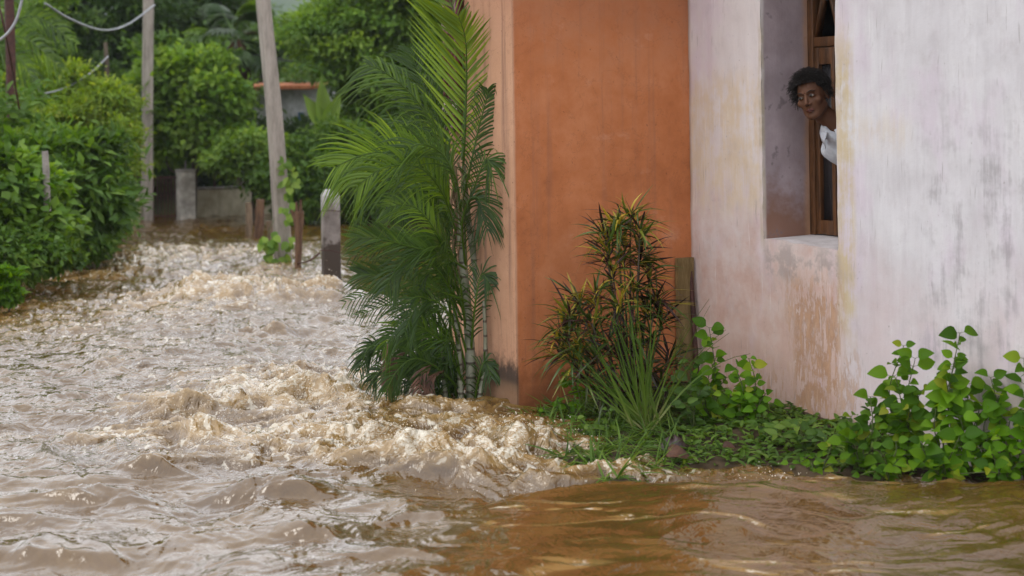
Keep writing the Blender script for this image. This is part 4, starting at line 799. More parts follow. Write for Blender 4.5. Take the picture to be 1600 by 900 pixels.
# middle bushes --------------------------------------------------------------
BG = 'bushes round the gate and far house'
bushes = [
 ('bright broad-leaved bush overhanging the gate pillar on its left', 300, 25.6, [B(275, 130, 25.6, .5, .35), B(310, 120, 25.5, .5, .35), B(335, 155, 25.3, .5, .4), B(285, 185, 25.4, .45, .4), B(330, 205, 25.2, .45, .35), B(260, 215, 25.6, .4, .35)], 12000, .14, 'leaf_light', .6),
 ('rounded bright bush in front of the far house, left of the leaning pole', 400, 24.6, [B(380, 240, 24.6, .40, .22), B(415, 245, 24.6, .3, .18), B(375, 245, 24.4, .35, .22), B(425, 255, 24.5, .4, .28), B(450, 240, 24.8, .28, .14)], 11000, .11, 'leaf_light', .6),
 ('dark green bush right of the leaning pole', 475, 24.2, [B(465, 245, 24.4, .4, .24), B(500, 255, 24.3, .4, .26), B(450, 280, 24.1, .45, .4), B(500, 290, 24, .5, .4), B(540, 250, 24.5, .5, .5), B(440, 300, 24.2, .25, .25)], 13000, .11, 'leaf_mid', .5),
 ('dark hanging bush behind the concrete fence post', 570, 24.8, [B(560, 260, 24.8, .5, .5), B(600, 290, 24.6, .4, .4), B(640, 270, 24.8, .5, .5), B(690, 280, 25, .5, .5), B(560, 310, 24.5, .35, .25)], 12000, .12, 'leaf_mid', .5),
]
for lab, bx_, Z_, bl, n, ls, mm, lw in bushes: tree('bush', lab, base(bx_, Z_), bl, n, ls, mm, (.06, .03), 6, 'bush', BG, lw, .24)
# banana leaves by the house corner
bn = thing('banana_plant', 'banana plant with pale torn leaves at the corner of the far tiled house', 'plant', base(512, 25.5)); g = Geo()
tube(g, smooth_path([base(512, 25.5)-[0, 0, .2], P(508, 240, 25.5), P(506, 195, 25.5)], 8), [.09, .05], 10); g.build('trunk', M['stem'], bn)
for tip, mid in (((503, 125), (512, 145)), ((478, 150), (492, 172)), ((530, 150), (520, 168)), ((488, 205), (500, 190)), ((520, 215), (514, 190))):
    g = Geo(); a = P(507, 205, 25.5); e = P(*tip, 25.3); L_ = np.linalg.norm(e-a); leaves(g, a[None], (e-a)[None], np.array([[.25, -1, .35]]), L_*1.1, .26, template(12, lance, .35, .15, .02), .8); g.build('leaf', M['leaf_light'], bn)

# left bank ----------------------------------------------------------------------
LG = 'shrubs along the left edge of the flooded lane'
tree('shrub', 'feathery yellow-green shrub beside the upright concrete pole', base(170, 21.5), [B(150, 155, 21.5, .5, .22), B(170, 155, 21.3, .3, .2), B(125, 190, 21, .5, .25), B(158, 205, 21.2, .38, .3), B(180, 240, 21.2, .2, .2), B(150, 240, 21, .5, .3), B(165, 265, 21, .3, .3), B(85, 130, 21.5, .5, .25)], 24000, .085, 'leaf_yellow', (.05, .025), 8, 'shrub', LG, .45, .16)
tree('shrub', 'shrub with big glossy hanging leaves around the short wooden stake', base(110, 17.5), [B(95, 235, 17.5, .42, .25), B(130, 260, 17.3, .35, .3), B(100, 300, 17, .4, .3), B(60, 235, 17.6, .35, .2), B(140, 320, 17.2, .3, .25), B(45, 270, 17, .35, .3)], 9000, .15, 'leaf_mid', (.05, .025), 8, 'shrub', LG, .45, .22)
tree('shrub', 'dense mid green shrub trailing into the water below the stake', base(120, 18.8), [B(130, 345, 17.8, .35, .3), B(148, 330, 18.6, .28, .3), B(165, 352, 20, .24, .2), B(105, 375, 16.9, .32, .22), B(150, 300, 19, .3, .3), B(172, 330, 20.5, .18, .22)], 16000, .09, 'leaf_mid', (.05, .025), 8, 'shrub', LG, .5, .16)
tree('shrub', 'vine-covered shrub with round pale leaves at the left edge', base(30, 15.0), [B(20, 290, 15, .3, .25), B(50, 310, 15.1, .28, .25), B(-10, 300, 14.8, .3, .3), B(30, 350, 14.8, .32, .25), B(70, 350, 15.3, .25, .22), B(-20, 360, 14.6, .3, .3)], 9000, .11, 'leaf_light', (.04, .02), 6, 'shrub', LG, .75, .18, (.0, .7))
tree('shrub', 'low dark shrub sagging over the waterline at the left edge', base(30, 14.6), [B(10, 400, 14.4, .28, .2), B(50, 400, 14.8, .28, .16), B(85, 395, 15.6, .22, .14), B(-30, 400, 14.2, .3, .2)], 9000, .08, 'leaf_mid', (.03, .015), 5, 'shrub', LG, .55, .15)
tree('shrub', 'small bright leafy clump cut by the left edge just above the waves', base(0, 13.4, .0), [B(5, 440, 13.4, .10, .07), B(-12, 455, 13.4, .12, .07), B(14, 458, 13.4, .06, .035)], 1500, .085, 'leaf_fresh', (.02, .01), 4, 'shrub', LG, .6, .08)
tree('shrub', 'wispy light green canopy behind the dark cable pole', base(20, 24), [B(20, 40, 24, .6, .4), B(-20, 100, 24, .6, .5), B(60, 10, 24.2, .4, .3), B(40, 150, 24, .5, .35), B(0, 190, 23, .5, .4)], 8000, .12, 'leaf_light', (.06, .03), 8, 'tree', LG, .5, .28)
for x_, y_ in ((-7.2, 17.5), (-9.6, 19.5), (-8.2, 22.5)):
    c_ = np.array([x_, y_, 1.0]); tree('shrub', 'shrub on the left bank beyond the edge of the view', c_*[1, 1, .2], [(c_+rng.normal(size=3)*[.6, .4, .3], (.75, .6, .6), 1) for _ in range(5)], 7000, .13, 'leaf_mid', (.05, .025), 5, 'shrub', LG, .5, .25)
# coconut fronds at upper left
cp = thing('coconut_palm', 'young coconut palm with blurred silvery fronds behind the cable pole', 'palm', base(-30, 20)); g = Geo(); tube(g, smooth_path([base(-30, 20), P(-28, 150, 20), P(-22, 60, 20)], 10), [.12, .08], 9); g.build('trunk', M['bark'], cp)
for tip, mid in (((120, 70), (50, 25)), ((100, 110), (40, 60)), ((70, 160), (30, 90)), ((-60, 140), (-50, 60)), ((60, -20), (10, -10))):
    frond('frond', cp, [P(-22, 60, 20), P(*mid, 19.6), P(*tip, 19.2)], .45, Lf(0, 1), var=(.3, .8), n=40, droop=.6, wid=.035, rr=.015)

# ---------------------------------------------------------------- poles, posts, gate, walls, wires
def pole(name, label, cat, pts, r0, r1, m='concrete_pole', square=True, group=None, extra=None):
    pts = [np.asarray(p_, float) for p_ in pts]; r_ = thing(name, label, cat, pts[0]*[1, 1, 0], group); g = Geo(); path = smooth_path(pts, 14)
    if square:
        k = np.linspace(1, r1/r0, 14); V = []; a0 = .5
        c8 = np.array([[-1, -.82], [-.82, -1], [.82, -1], [1, -.82], [1, .82], [.82, 1], [-.82, 1], [-1, .82]])@np.array([[math.cos(a0), math.sin(a0)], [-math.sin(a0), math.cos(a0)]])
        V = np.concatenate([np.column_stack([path[i_][0]+c8[:, 0]*r0*k[i_], path[i_][1]+c8[:, 1]*r0*k[i_], np.full(8, path[i_][2])]) for i_ in range(14)])
        F = [[i_*8+j_, i_*8+(j_+1) % 8, i_*8+8+(j_+1) % 8, i_*8+8+j_] for i_ in range(13) for j_ in range(8)]+[list(range(104, 112))]; g.add(V, F)
    else: tube(g, path, [r0, r1], 10, bump=.07)
    g.build('shaft', M[m], r_, smooth=not square); return r_
b1 = G(446, 417); lp = pole('utility_pole', 'tall square concrete pole leaning to the left with a climber at its foot', 'pole', [b1-[0, 0, .5], P(432, 220, b1[1]), P(411, 0, b1[1]), P(395, -170, b1[1])], .085, .06)
g = Geo(); gs = Geo(); pv = smooth_path([P(440, 410, b1[1]-.15), P(462, 360, b1[1]-.2), P(452, 310, b1[1]-.15), P(456, 270, b1[1]-.12), P(440, 255, b1[1]-.1)], 30); r_ = thing('climbing_vine', 'vine with heart-shaped yellow-green leaves climbing the leaning pole', 'vine', b1)
tube(gs, pv, [.006, .003], 5); tube(gs, smooth_path([P(425, 400, b1[1]-.2), P(418, 370, b1[1]-.25), P(430, 340, b1[1]-.2)], 10), [.005, .003], 5)
for k in range(70):
    c_ = pv[rng.integers(0, 30)] if k < 46 else P(422+rng.normal()*6, 385+rng.normal()*14, b1[1]-.2); c_ = c_+rng.normal(0, .04, 3); leaves(g, c_[None], nrm(np.array([rng.normal()*.7, -.4, -.5]))[None], np.array([[rng.normal()*.3, -.8, .5]]), .11*rng.uniform(.6, 1.2), .085, T_OV[0], rng.uniform(.2, 1))
gs.build('stem', M['stem'], r_); g.build('foliage', M['leaf_light'], r_)
b2 = G(229, 350); pole('utility_pole', 'straight upright concrete pole standing at the left end of the gate', 'pole', [b2-[0, 0, .5], P(230, 200, b2[1]), P(232, 0, b2[1]), P(233, -120, b2[1])], .085, .065)
b3 = G(20, 330); b3[1] = 19.0; pole('utility_pole', 'thin dark pole at the left edge with cables looped on it', 'pole', [P(22, 330, 19), P(18, 180, 19), P(16, 60, 19), P(12, -60, 19)], .055, .05, 'rust')
pole('wooden_pole', 'thin brown wooden pole rising out of the yellow-green shrub', 'pole', [P(168, 300, 23), P(168, 140, 23), P(165, 66, 23)], .035, .03, 'bark', False)
pole('wooden_stake', 'short pale wooden stake among the glossy leaves on the left bank', 'stake', [P(74, 330, 14.7), P(72, 270, 14.7), P(70, 236, 14.7)], .035, .03, 'concrete', False)
# concrete fence post, two-part
b5 = G(518, 447); r_ = thing('concrete_fence_post', 'thick concrete fence post with a white flaking cap standing in the flow', 'post', b5); g = Geo(); hp = P(517, 296, b5[1])[2]
th = .30; Mx = np.array(Matrix.Translation(Vector(b5)) @ Matrix.Rotation(th, 4, 'Z')); w2 = .085
for (za, zb_, wa, wb) in ((-.4, hp-.06, w2*1.03, w2*.98), (hp-.06, hp, w2*.98, w2*.62)):
    V = np.array([[sx*wq, sy*wq*.9, zz_] for zz_, wq in ((za, wa), (zb_, wb)) for sx, sy in ((-1, -1), (1, -1), (1, 1), (-1, 1))])@Mx[:3, :3].T+Mx[:3, 3]
    g.add(V, [[0, 1, 5, 4], [1, 2, 6, 5], [2, 3, 7, 6], [3, 0, 4, 7]]+([[4, 5, 6, 7]] if zb_ == hp else []))
def post_mat():
    m, t = mat('post_concrete'); q = NT(t); p = q.world(); X = q.t.nodes.new('ShaderNodeSeparateXYZ'); q.t.links.new(p, X.inputs[0]); n = q.noise(p, 9, 6, .65)
    z_ = q.m('ADD', X.outputs[2], q.mul(q.m('SUBTRACT', n, .5), .35)); col = q.ramp(n, [(.3, (.13, .11, .10)), (.6, (.25, .225, .21))])
    col = q.mix(q.ss(z_, .48, .40), col, c4((.055, .04, .03))); col = q.mix(q.ss(z_, hp-.22, hp-.12), col, c4((.36, .35, .34)))
    q.out(q.pbr(Base_Color=col, Roughness=.85, Normal=q.bump(n, .6, .02))); return m
M['post'] = post_mat(); bevel(g.build('shaft', M['post'], r_, smooth=False), .008)
def stick(name, label, px, py, top, r, lean=0, m='bark', fork=False, cat='post', group=None):
    b = G(px, py); Z = b[1]; r_ = thing(name, label, cat, b, group); g = Geo(); t_ = P(px+lean, top, Z); tube(g, smooth_path([b-[0, 0, .3], (b+t_)/2+[.012, 0, 0], t_], 16), r, 9, bump=.12)
    if fork:
        for dx_, dy_ in ((-12, -10), (-4, -22), (7, -6), (3, -26)): tube(g, smooth_path([P(px+lean, top+30, Z), P(px+lean+dx_*.6, top+8, Z), P(px+lean+dx_, top+dy_+8, Z-.02)], 8), [r[1]*.8, .010], 6, bump=.15)
    g.build('shaft', M[m], r_); return r_
FG = 'old wooden fence posts standing in the flow'
M['oldwood'] = simple('reddish_old_wood', (.06, .03, .018), (.19, .11, .065), .9, 7, .8, (4, 4, .6)); M['greywood'] = simple('grey_old_wood', (.10, .07, .045), (.25, .18, .12), .9, 7, .8, (4, 4, .6))
stick('fence_post', 'reddish split post with a frayed forked top beside the leaning pole', 463, 432, 330, [.028, .05], 4, 'oldwood', True, group=FG)
stick('fence_post', 'yellowish square post, leftmost of the row, near the low far wall', 388, 368, 316, [.05, .045], 0, 'greywood', group=FG)
stick('fence_post', 'thick reddish brown post leaning right, second from the left of the row', 401, 374, 312, [.065, .06], 6, 'oldwood', group=FG)
stick('fence_post', 'thin grey broken post just left of the leaning pole', 422, 408, 345, [.03, .035], -2, 'greywood', group=FG)
stick('fence_post', 'slender dark post behind the thin broken one', 430, 398, 318, [.02, .018], -3, 'bark', group=FG)
def wire(name, label, pts, r, m, n=24, cat='cable', group=None):
    g = Geo(); tube(g, smooth_path(pts, n), r, 6); return tag(g.build(name, m), label, cat, group)
M['cable'] = simple('grey_cable', (.20, .21, .23), (.34, .35, .37), .5, 3, .1); M['cabled'] = simple('black_cable', (.02, .02, .022), (.04, .04, .045), .5, 3, .1)
wire('fence_wire', 'sagging rusty barbed wire between the forked post and the concrete fence post', [P(466, 411, G(463, 432)[1]-.03), P(482, 408, 15.6), P(500, 395, b5[1]-.08)], .008, M['rust'], cat='wire')
wire('fence_wire', 'rusty wire wrapped round the concrete fence post near its cap', [P(499, 330, b5[1]-.14), P(517, 329, b5[1]-.15), P(536, 331, b5[1]-.05)], .004, M['rust'], cat='wire')
wire('fence_wire', 'rusty wire crossing the concrete fence post low down', [P(499, 391, b5[1]-.14), P(520, 392, b5[1]-.15), P(550, 400, b5[1]-.1), P(600, 404, b5[1]-.1)], .004, M['rust'], cat='wire')
wire('power_cable', 'pale cable sagging from the top left to the upright concrete pole', [P(70, 5, 19.2), P(110, 30, 20), P(160, 47, 21.5), P(200, 38, 23), P(241, 8, b2[1]-.1)], .015, M['cable'])
wire('power_cable', 'thin grey cable rising from the shrubs to the brown wooden pole', [P(60, 148, 20), P(100, 138, 21), P(140, 115, 22), P(169, 88, 22.96)], .011, M['cable'])
wire('power_cable', 'thick silvery cable curving down past the dark pole at the left edge', [P(40, -40, 14), P(33, 5, 14), P(22, 38, 14), P(0, 62, 14), P(-30, 70, 14)], .013, M['cable'])
wire('guy_wire', 'thin dark guy wire slanting down across the dark pole', [P(-8, -20, 15), P(8, 50, 15), P(20, 110, 15.6), P(30, 170, 16)], .010, M['rust'], cat='wire')
wire('power_cable', 'faint dark cable crossing behind the leaning pole', [P(240, 118, 27), P(330, 132, 27), P(380, 88, 26.5), P(460, 96, 26)], .010, M['cabled'])
# gate pillar, gate, boundary walls
M['plaster'] = simple('stained_plaster', (.30, .25, .16), (.62, .57, .43), .9, 1.6, .4, (1, 1, .5))
b6 = G(291, 347); gp = thing('gate_pillar', 'grey plastered gate pillar with a flat cap and an iron rod on top', 'pillar', b6, None, .5); tz = P(291, 264, b6[1])[2]
g = Geo(); box(g, (-.125, -.125, -.4), (.125, .125, tz-.05)); M['pillar'] = simple('pillar_render', (.26, .24, .21), (.60, .56, .50), .9, 2.2, .4); bevel(g.build('shaft', M['pillar'], gp, local=True, smooth=False), .008)
g = Geo(); box(g, (-.135, -.135, tz-.05), (.135, .135, tz)); bevel(g.build('cap', M['concrete'], gp, local=True, smooth=False), .01)
g = Geo(); tube(g, [[0, 0, tz], [0, 0, tz+.15]], .012, 6); g.build('rod', M['concrete_pole'], gp, local=True)
def lowwall(label, a, b, top, cop=.035):
    a = np.asarray(a); b = np.asarray(b); r_ = thing('boundary_wall', label, 'wall', a, None, math.atan2(b[1]-a[1], b[0]-a[0])); L_ = float(np.hypot(*(b-a)[:2]))
    g = Geo(); box(g, (0, 0, -.4), (L_, .12, top-cop)); g.build('wall', M['plaster'], r_, local=True, smooth=False)
    g = Geo(); box(g, (-.02, -.02, top-cop), (L_+.02, .14, top)); bevel(g.build('coping', M['concrete'], r_, local=True, smooth=False), .006)
a = G(306, 344); lowwall('low yellowish boundary wall with damp stains right of the gate pillar', a, G(440, 341)+[0, .6, 0], P(330, 293, a[1])[2])
a = G(180, 352); lowwall('low stained boundary wall left of the upright pole, half behind leaves', a, G(221, 350), P(200, 305, a[1])[2])
g = Geo(); a, b_ = G(238, 349)+[0, .15, 0], G(276, 348)+[0, .15, 0]
gt = thing('iron_gate', 'dark iron gate between the upright pole and the gate pillar, deep in shade', 'gate', a)
for k in range(8): q_ = a+(b_-a)*k/7; tube(g, [q_-[0, 0, .2], q_+[0, 0, .75]], .012, 6)
for z_ in (.1, .72): tube(g, [a+[0, 0, z_], b_+[0, 0, z_]], .014, 6)
g.build('frame', M['rust'], gt)
# far house with tiled roof
hb = base(440, 29.5); fh = thing('tiled_house', 'distant grey house with mossy plaster and an orange tiled roof', 'house', hb); x0_, x1_ = P(375, 160, 29.5)[0], P(497, 160, 29.5)[0]; zt = P(440, 134, 29.5)[2]; yb0 = 29.5
M['grey_wall'] = simple('mossy_grey_plaster', (.38, .38, .37), (.80, .78, .80), .9, 2.6, .4, (1, 1, .6))
g = Geo(); box(g, (x0_, yb0, -.3), (x1_, yb0+4, zt)); g.build('wall', M['grey_wall'], fh, smooth=False)
g = Geo(); nn = 46; xs_ = np.linspace(x0_-.2, x1_+.12, nn*3); zc = .025*np.abs(np.sin(np.arange(nn*3)*np.pi/3*1.0)); V = []
for t_ in np.linspace(0, 1, 14):
    V.append(np.column_stack([xs_, np.full(len(xs_), yb0-.25+t_*2.3), zt-.02+zc+t_*.10+.01*np.sin(t_*60)]))
V = np.concatenate(V); n = len(xs_); i = np.arange(13)[:, None]*n; j = np.arange(n-1)[None]; g.add(V, np.stack([i+j, i+j+1, i+n+j+1, i+n+j], -1).reshape(-1, 4))
V2 = V.copy(); V2[:, 1] = 2*(yb0+2.05)-V2[:, 1]; g.add(V2, np.stack([i+j, i+n+j, i+n+j+1, i+j+1], -1).reshape(-1, 4)); ft = np.column_stack([xs_, np.full(n, yb0-.25), zt-.07+0*xs_]); g.add(np.concatenate([ft, V[:n]]), np.stack([np.arange(n-1), np.arange(1, n), np.arange(1, n)+n, np.arange(n-1)+n], -1))
g.build('roof', simple('clay_tiles', (.28, .08, .03), (.48, .19, .08), .85, 3), fh)
g = Geo(); wx = P(469, 186, 29.4)[0]; box(g, (wx-.05, yb0-.02, zt-.75), (wx+.05, yb0-.004, zt-.5)); w_ = g.build('window', simple('blue_shutter', (.06, .12, .25), (.08, .16, .3), .6), fh, smooth=False)
# red roof, lamp head
q_ = P(182, 198, 26.5); g = Geo(); V = np.array([[-.16, 0, -.12], [.06, 0, .12], [.26, 0, -.1], [-.16, 1.5, -.12], [.06, 1.5, .12], [.26, 1.5, -.1]])+q_; g.add(V, [[0, 2, 1], [0, 1, 4, 3], [1, 2, 5, 4], [3, 4, 5], [0, 3, 5, 2]]); g2 = Geo(); box(g2, tuple(q_+[-.1, .1, -1.6]), tuple(q_+[.2, 1.4, -.11]))
rs = thing('red_roofed_shed', 'small shed with a bright red roof glimpsed between shrub and upright pole', 'shed', q_*[1, 1, 0]); g.build('roof', simple('red_sheet', (.40, .03, .04), (.55, .07, .08), .5), rs, smooth=False); g2.build('wall', M['rust'], rs, smooth=False)
q_ = P(331, 92, 27.5); sd_ = thing('satellite_dish', 'pale round dish with a dark box in front high among the leaves', 'satellite dish', q_)
g = Geo(); rr_ = np.linspace(0, .17, 6); a = np.arange(20)/20*2*np.pi; V = np.array([[r*math.cos(t), -.25*(.17-r)*-1+r*r*-1.5, r*math.sin(t)*.8] for r in rr_ for t in a])+q_; i = np.arange(5)[:, None]*20; j = np.arange(20)[None]; g.add(V, np.stack([i+j, i+(j+1) % 20, i+20+(j+1) % 20, i+20+j], -1).reshape(-1, 4)); g.build('dish', simple('pale_paint', (.45, .48, .46), (.6, .62, .6), .5), sd_)
g = Geo(); box(g, tuple(q_+[-.12, -.25, -.09]), tuple(q_+[.0, -.13, -.02])); g.build('receiver', M['cabled'], sd_, smooth=False); g = Geo(); tube(g, [q_+[0, .05, 0], q_+[0, .08, -.9], q_*[1, 1, 0]+[0, .1, 0]], .02, 6); g.build('mast', M['rust'], sd_)

# humid air over the valley
g = Geo(); box(g, (-1650, -70, -1.8), (1650, 1650, 90)); m, t = mat('humid_air'); q = NT(t)
v = q.t.nodes.new('ShaderNodeVolumePrincipled'); v.inputs['Density'].default_value = .0005; v.inputs['Color'].default_value = (.86, .90, .94, 1)
o_ = q.t.nodes.new('ShaderNodeOutputMaterial'); q.t.links.new(v.outputs[0], o_.inputs[1]); tag(g.build('haze', m, smooth=False), kind='stuff')
# ---------------------------------------------------------------- the person leaning out of the window
def smin(a, b, k): h = np.clip(.5+.5*(b-a)/k, 0, 1); return b*(1-h)+a*h-k*h*(1-h)
def cap(p, a, b, r0, r1):
    a, b = np.array(a, float), np.array(b, float); ab = b-a; t = np.clip(((p-a)@ab)/(ab@ab), 0, 1); return np.linalg.norm(p-a-t[..., None]*ab, axis=-1)-(r0+(r1-r0)*t)
def ell(p, c_, r): r = np.array(r, float); q_ = (p-np.array(c_))/r; k = np.linalg.norm(q_, axis=-1); k2 = np.linalg.norm(q_/r, axis=-1); return k*(k-1)/np.maximum(k2, 1e-6)
def nets(f, lo, hi, h):                                    # naive surface nets
    ax = [np.arange(lo[k], hi[k]+h, h) for k in range(3)]; n = [len(a) for a in ax]; p = np.stack(np.meshgrid(*ax, indexing='ij'), -1); D = f(p); S = D < 0
    cs = [D[i_:n[0]-1+i_, j_:n[1]-1+j_, k_:n[2]-1+k_] for i_ in (0, 1) for j_ in (0, 1) for k_ in (0, 1)]; ss_ = sum((c_ < 0).astype(int) for c_ in cs); act = (ss_ > 0) & (ss_ < 8)
    idx = -np.ones(act.shape, int); idx[act] = np.arange(act.sum()); I = np.argwhere(act); offs = np.array([[i_, j_, k_] for i_ in (0, 1) for j_ in (0, 1) for k_ in (0, 1)]); vals = np.stack([c_[act] for c_ in cs], 1)
    acc = np.zeros((len(I), 3)); cnt = np.zeros(len(I))
    for a in range(8):
        for b in range(a+1, 8):
            if abs(offs[a]-offs[b]).sum() != 1: continue
            m_ = (vals[:, a] < 0) != (vals[:, b] < 0); t = np.where(m_, vals[:, a]/np.where(m_, vals[:, a]-vals[:, b], 1), 0); q_ = offs[a]+t[:, None]*(offs[b]-offs[a]); acc += q_*m_[:, None]; cnt += m_
    V = (I+acc/cnt[:, None])*h+np.array(lo); F = []
    for d in range(3):
        o1, o2 = [(1, 2), (2, 0), (0, 1)][d]; sl = [slice(1, -1)]*3; sl[d] = slice(0, n[d]-1); s0 = S[tuple(sl)]; sl2 = list(sl); sl2[d] = slice(1, n[d]); s1 = S[tuple(sl2)]
        for flip, mk in ((False, s0 & ~s1), (True, ~s0 & s1)):
            e = np.argwhere(mk); 
            for k in range(3):
                if k != d: e[:, k] += 1
            def at(a1, a2): x = e.copy(); x[:, o1] -= a1; x[:, o2] -= a2; return idx[x[:, 0], x[:, 1], x[:, 2]]
            q_ = np.stack([at(1, 1), at(0, 1), at(0, 0), at(1, 0)], 1); F.append(q_[:, ::-1] if flip else q_)
    F = np.concatenate(F); return V, F[(F >= 0).all(1)]
# head frame: face looks along -Y, Z up, metres; torso hangs from the neck
NK0, NK1 = (0, .035, -.075), (.075, .085, -.20)
def body(p):
    px = np.abs(p[..., 0]); pm = np.stack([px, p[..., 1], p[..., 2]], -1)
    d = ell(p, (0, .018, .035), (.073, .092, .085)); d = smin(d, ell(p, (0, -.028, -.026), (.057, .060, .080)), .025); d = smin(d, ell(p, (0, -.064, -.094), (.020, .020, .017)), .022)
    d = smin(d, cap(pm, (.052, .0, -.052), (.022, -.052, -.090), .014, .012), .03)      # jaw
    d = smin(d, cap(pm, (.010, -.090, .030), (.045, -.074, .034), .0075, .0065), .012)     # brow ridge
    d = -smin(-d, ell(pm, (.031, -.100, .012), (.019, .016, .0125)), .010)                # eye socket
    d = smin(d, ell(pm, (.031, -.078, .011), (.0155, .012, .0105)), .004)
    d = smin(d, ell(pm, (.048, -.060, -.018), (.018, .018, .016)), .02)                   # cheekbone
    d = smin(d, cap(p, (0, -.088, .014), (0, -.108, -.024), .0065, .0100), .010); d = smin(d, ell(pm, (.0125, -.095, -.030), (.0085, .010, .0075)), .006)
    d = smin(d, cap(pm, (.0, -.0935, -.0555), (.020, -.084, -.060), .0052, .0030), .004); d = smin(d, cap(pm, (.0, -.0925, -.0685), (.018, -.084, -.0655), .0068, .0035), .004)
    d = smin(d, ell(pm, (.076, .012, .0), (.010, .020, .031)), .006); d = -smin(-d, ell(pm, (.086, .008, .003), (.006, .010, .018)), .004)
    d = smin(d, cap(p, NK0, NK1, .048, .054), .03)
    d = smin(d, cap(p, (-.01, .12, -.285), (.27, .13, -.27), .055, .060), .06); d = smin(d, ell(p, (.14, .17, -.46), (.150, .10, .26)), .06)
    d = smin(d, cap(p, (.27, .13, -.28), (.30, .16, -.52), .050, .040), .03); d = smin(d, cap(p, (.30, .16, -.52), (.14, -.02, -.66), .038, .026), .02)
    d = smin(d, cap(p, (.02, .14, -.30), (.06, .22, -.54), .046, .038), .03)
    return d
V1, F1 = nets(body, (-.24, -.16, -.80), (.40, .32, .16), .0045)
# relax twice so the grid does not show
for _ in range(2):
    nb = np.zeros_like(V1); ct = np.zeros(len(V1))
    for a in range(4): np.add.at(nb, F1[:, a], V1[F1[:, (a+1) % 4]]); np.add.at(ct, F1[:, a], 1)
    V1 = V1*.5+.5*nb/ct[:, None]
# place the head
HC = onplane(1270, 152, JU+NN*.10, NN)
view = nrm(HC-np.array([0, 0, H])); vr_ = nrm(np.cross(view, [0, 0, 1])); vu = np.cross(vr_, view)
def headmat():
    yaw, pitch, roll = R(-21), R(5), R(-14)
    fwd = -view*math.cos(yaw)+vr_*math.sin(yaw); fwd = nrm(fwd*math.cos(pitch)-vu*math.sin(pitch)); up = nrm(vu-fwd*np.dot(vu, fwd)); rt = np.cross(-fwd, up)*1.0
    rt = np.cross(fwd, up)*-1.0                              # head +X
    c_, s = math.cos(roll), math.sin(roll); r2 = rt*c_+up*s*-1; u2 = up*c_+rt*s
    return np.stack([r2, -fwd, u2], 1)
HM = headmat(); print('det', np.linalg.det(HM)); tw = lambda q_: np.asarray(q_)@HM.T*1.06+HC
pe = thing('person', 'person with curly black hair and white collared shirt leaning out of the window', 'person', HC*[1, 1, 0]+[0, 0, .2])
def skin():
    m, t = mat('brown_skin'); q = NT(t); n = q.noise(q.pos(), 40, 4); col = q.mix(n, c4((.095, .042, .023)), c4((.14, .064, .035))); col = q.mix(q.attr('lip'), col, c4((.13, .040, .034)))
    q.out(q.pbr(Base_Color=col, Roughness=.6, Specular_IOR_Level=.25, Subsurface_Weight=.08, Subsurface_Radius=(.01, .004, .002), Normal=q.bump(q.noise(q.pos(), 220, 3), .08, .002))); return m
lip = np.exp(-((V1[:, 2]+.062)/.0095)**4)*np.exp(-(V1[:, 0]/.021)**4)*(V1[:, 1] < -.078)
g = Geo(); g.add(tw(V1), F1); g.build('body', skin(), pe, attrs={'lip': lip})
m, t = mat('eye_white'); q = NT(t); q.out(q.pbr(Base_Color=(.30, .26, .23, 1), Roughness=.3)); mew = m; m, t = mat('iris'); q = NT(t); q.out(q.pbr(Base_Color=(.008, .005, .004, 1), Roughness=.08)); mir = m
mb, t = mat('black_hair'); q = NT(t); q.out(q.pbr(Base_Color=q.mix(q.attr('var'), c4((.006, .005, .005)), c4((.020, .015, .013))), Roughness=.5, Specular_IOR_Level=.35))
for s in (-1, 1):
    g = Geo(); ball(g, (s*.031, -.0828, .0105), (.0130, .0108, .0064), 14, 10); g.V[-1] = tw(g.V[-1]); e = g.build('eye', mew, pe)
    g = Geo(); ball(g, (s*.031-.0015, -.0920, .0105), (.0070, .0032, .0066), 12, 8); g.V[-1] = tw(g.V[-1]); g.build('iris', mir, e)
    g = Geo(); lid = smooth_path([(s*.016, -.090, .0075), (s*.024, -.0950, .0182), (s*.033, -.0935, .0195), (s*.046, -.083, .0110)], 12); tube(g, tw(lid), [.0012, .0018, .0012], 6); g.build('eyelid', mb, e)
    g = Geo(); br = smooth_path([(s*.012, -.0975, .0300), (s*.026, -.0955, .0350), (s*.040, -.087, .0360), (s*.053, -.073, .0290)], 14); tube(g, tw(br), [.0018, .0030, .0026, .0010], 6); g.build('eyebrow', mb, pe)
    g = Geo(); ball(g, (s*.0085, -.1015, -.0345), (.0036, .0042, .0020), 8, 6); g.V[-1] = tw(g.V[-1]); g.build('nostril', mir, pe)
g = Geo(); tube(g, tw(smooth_path([(-.021, -.0850, -.0668), (-.008, -.0975, -.0618), (0, -.0982, -.0622), (.008, -.0975, -.0618), (.021, -.0850, -.0668)], 12)), [.0010, .0016, .0010], 5); g.build('mouth_line', mir, pe)
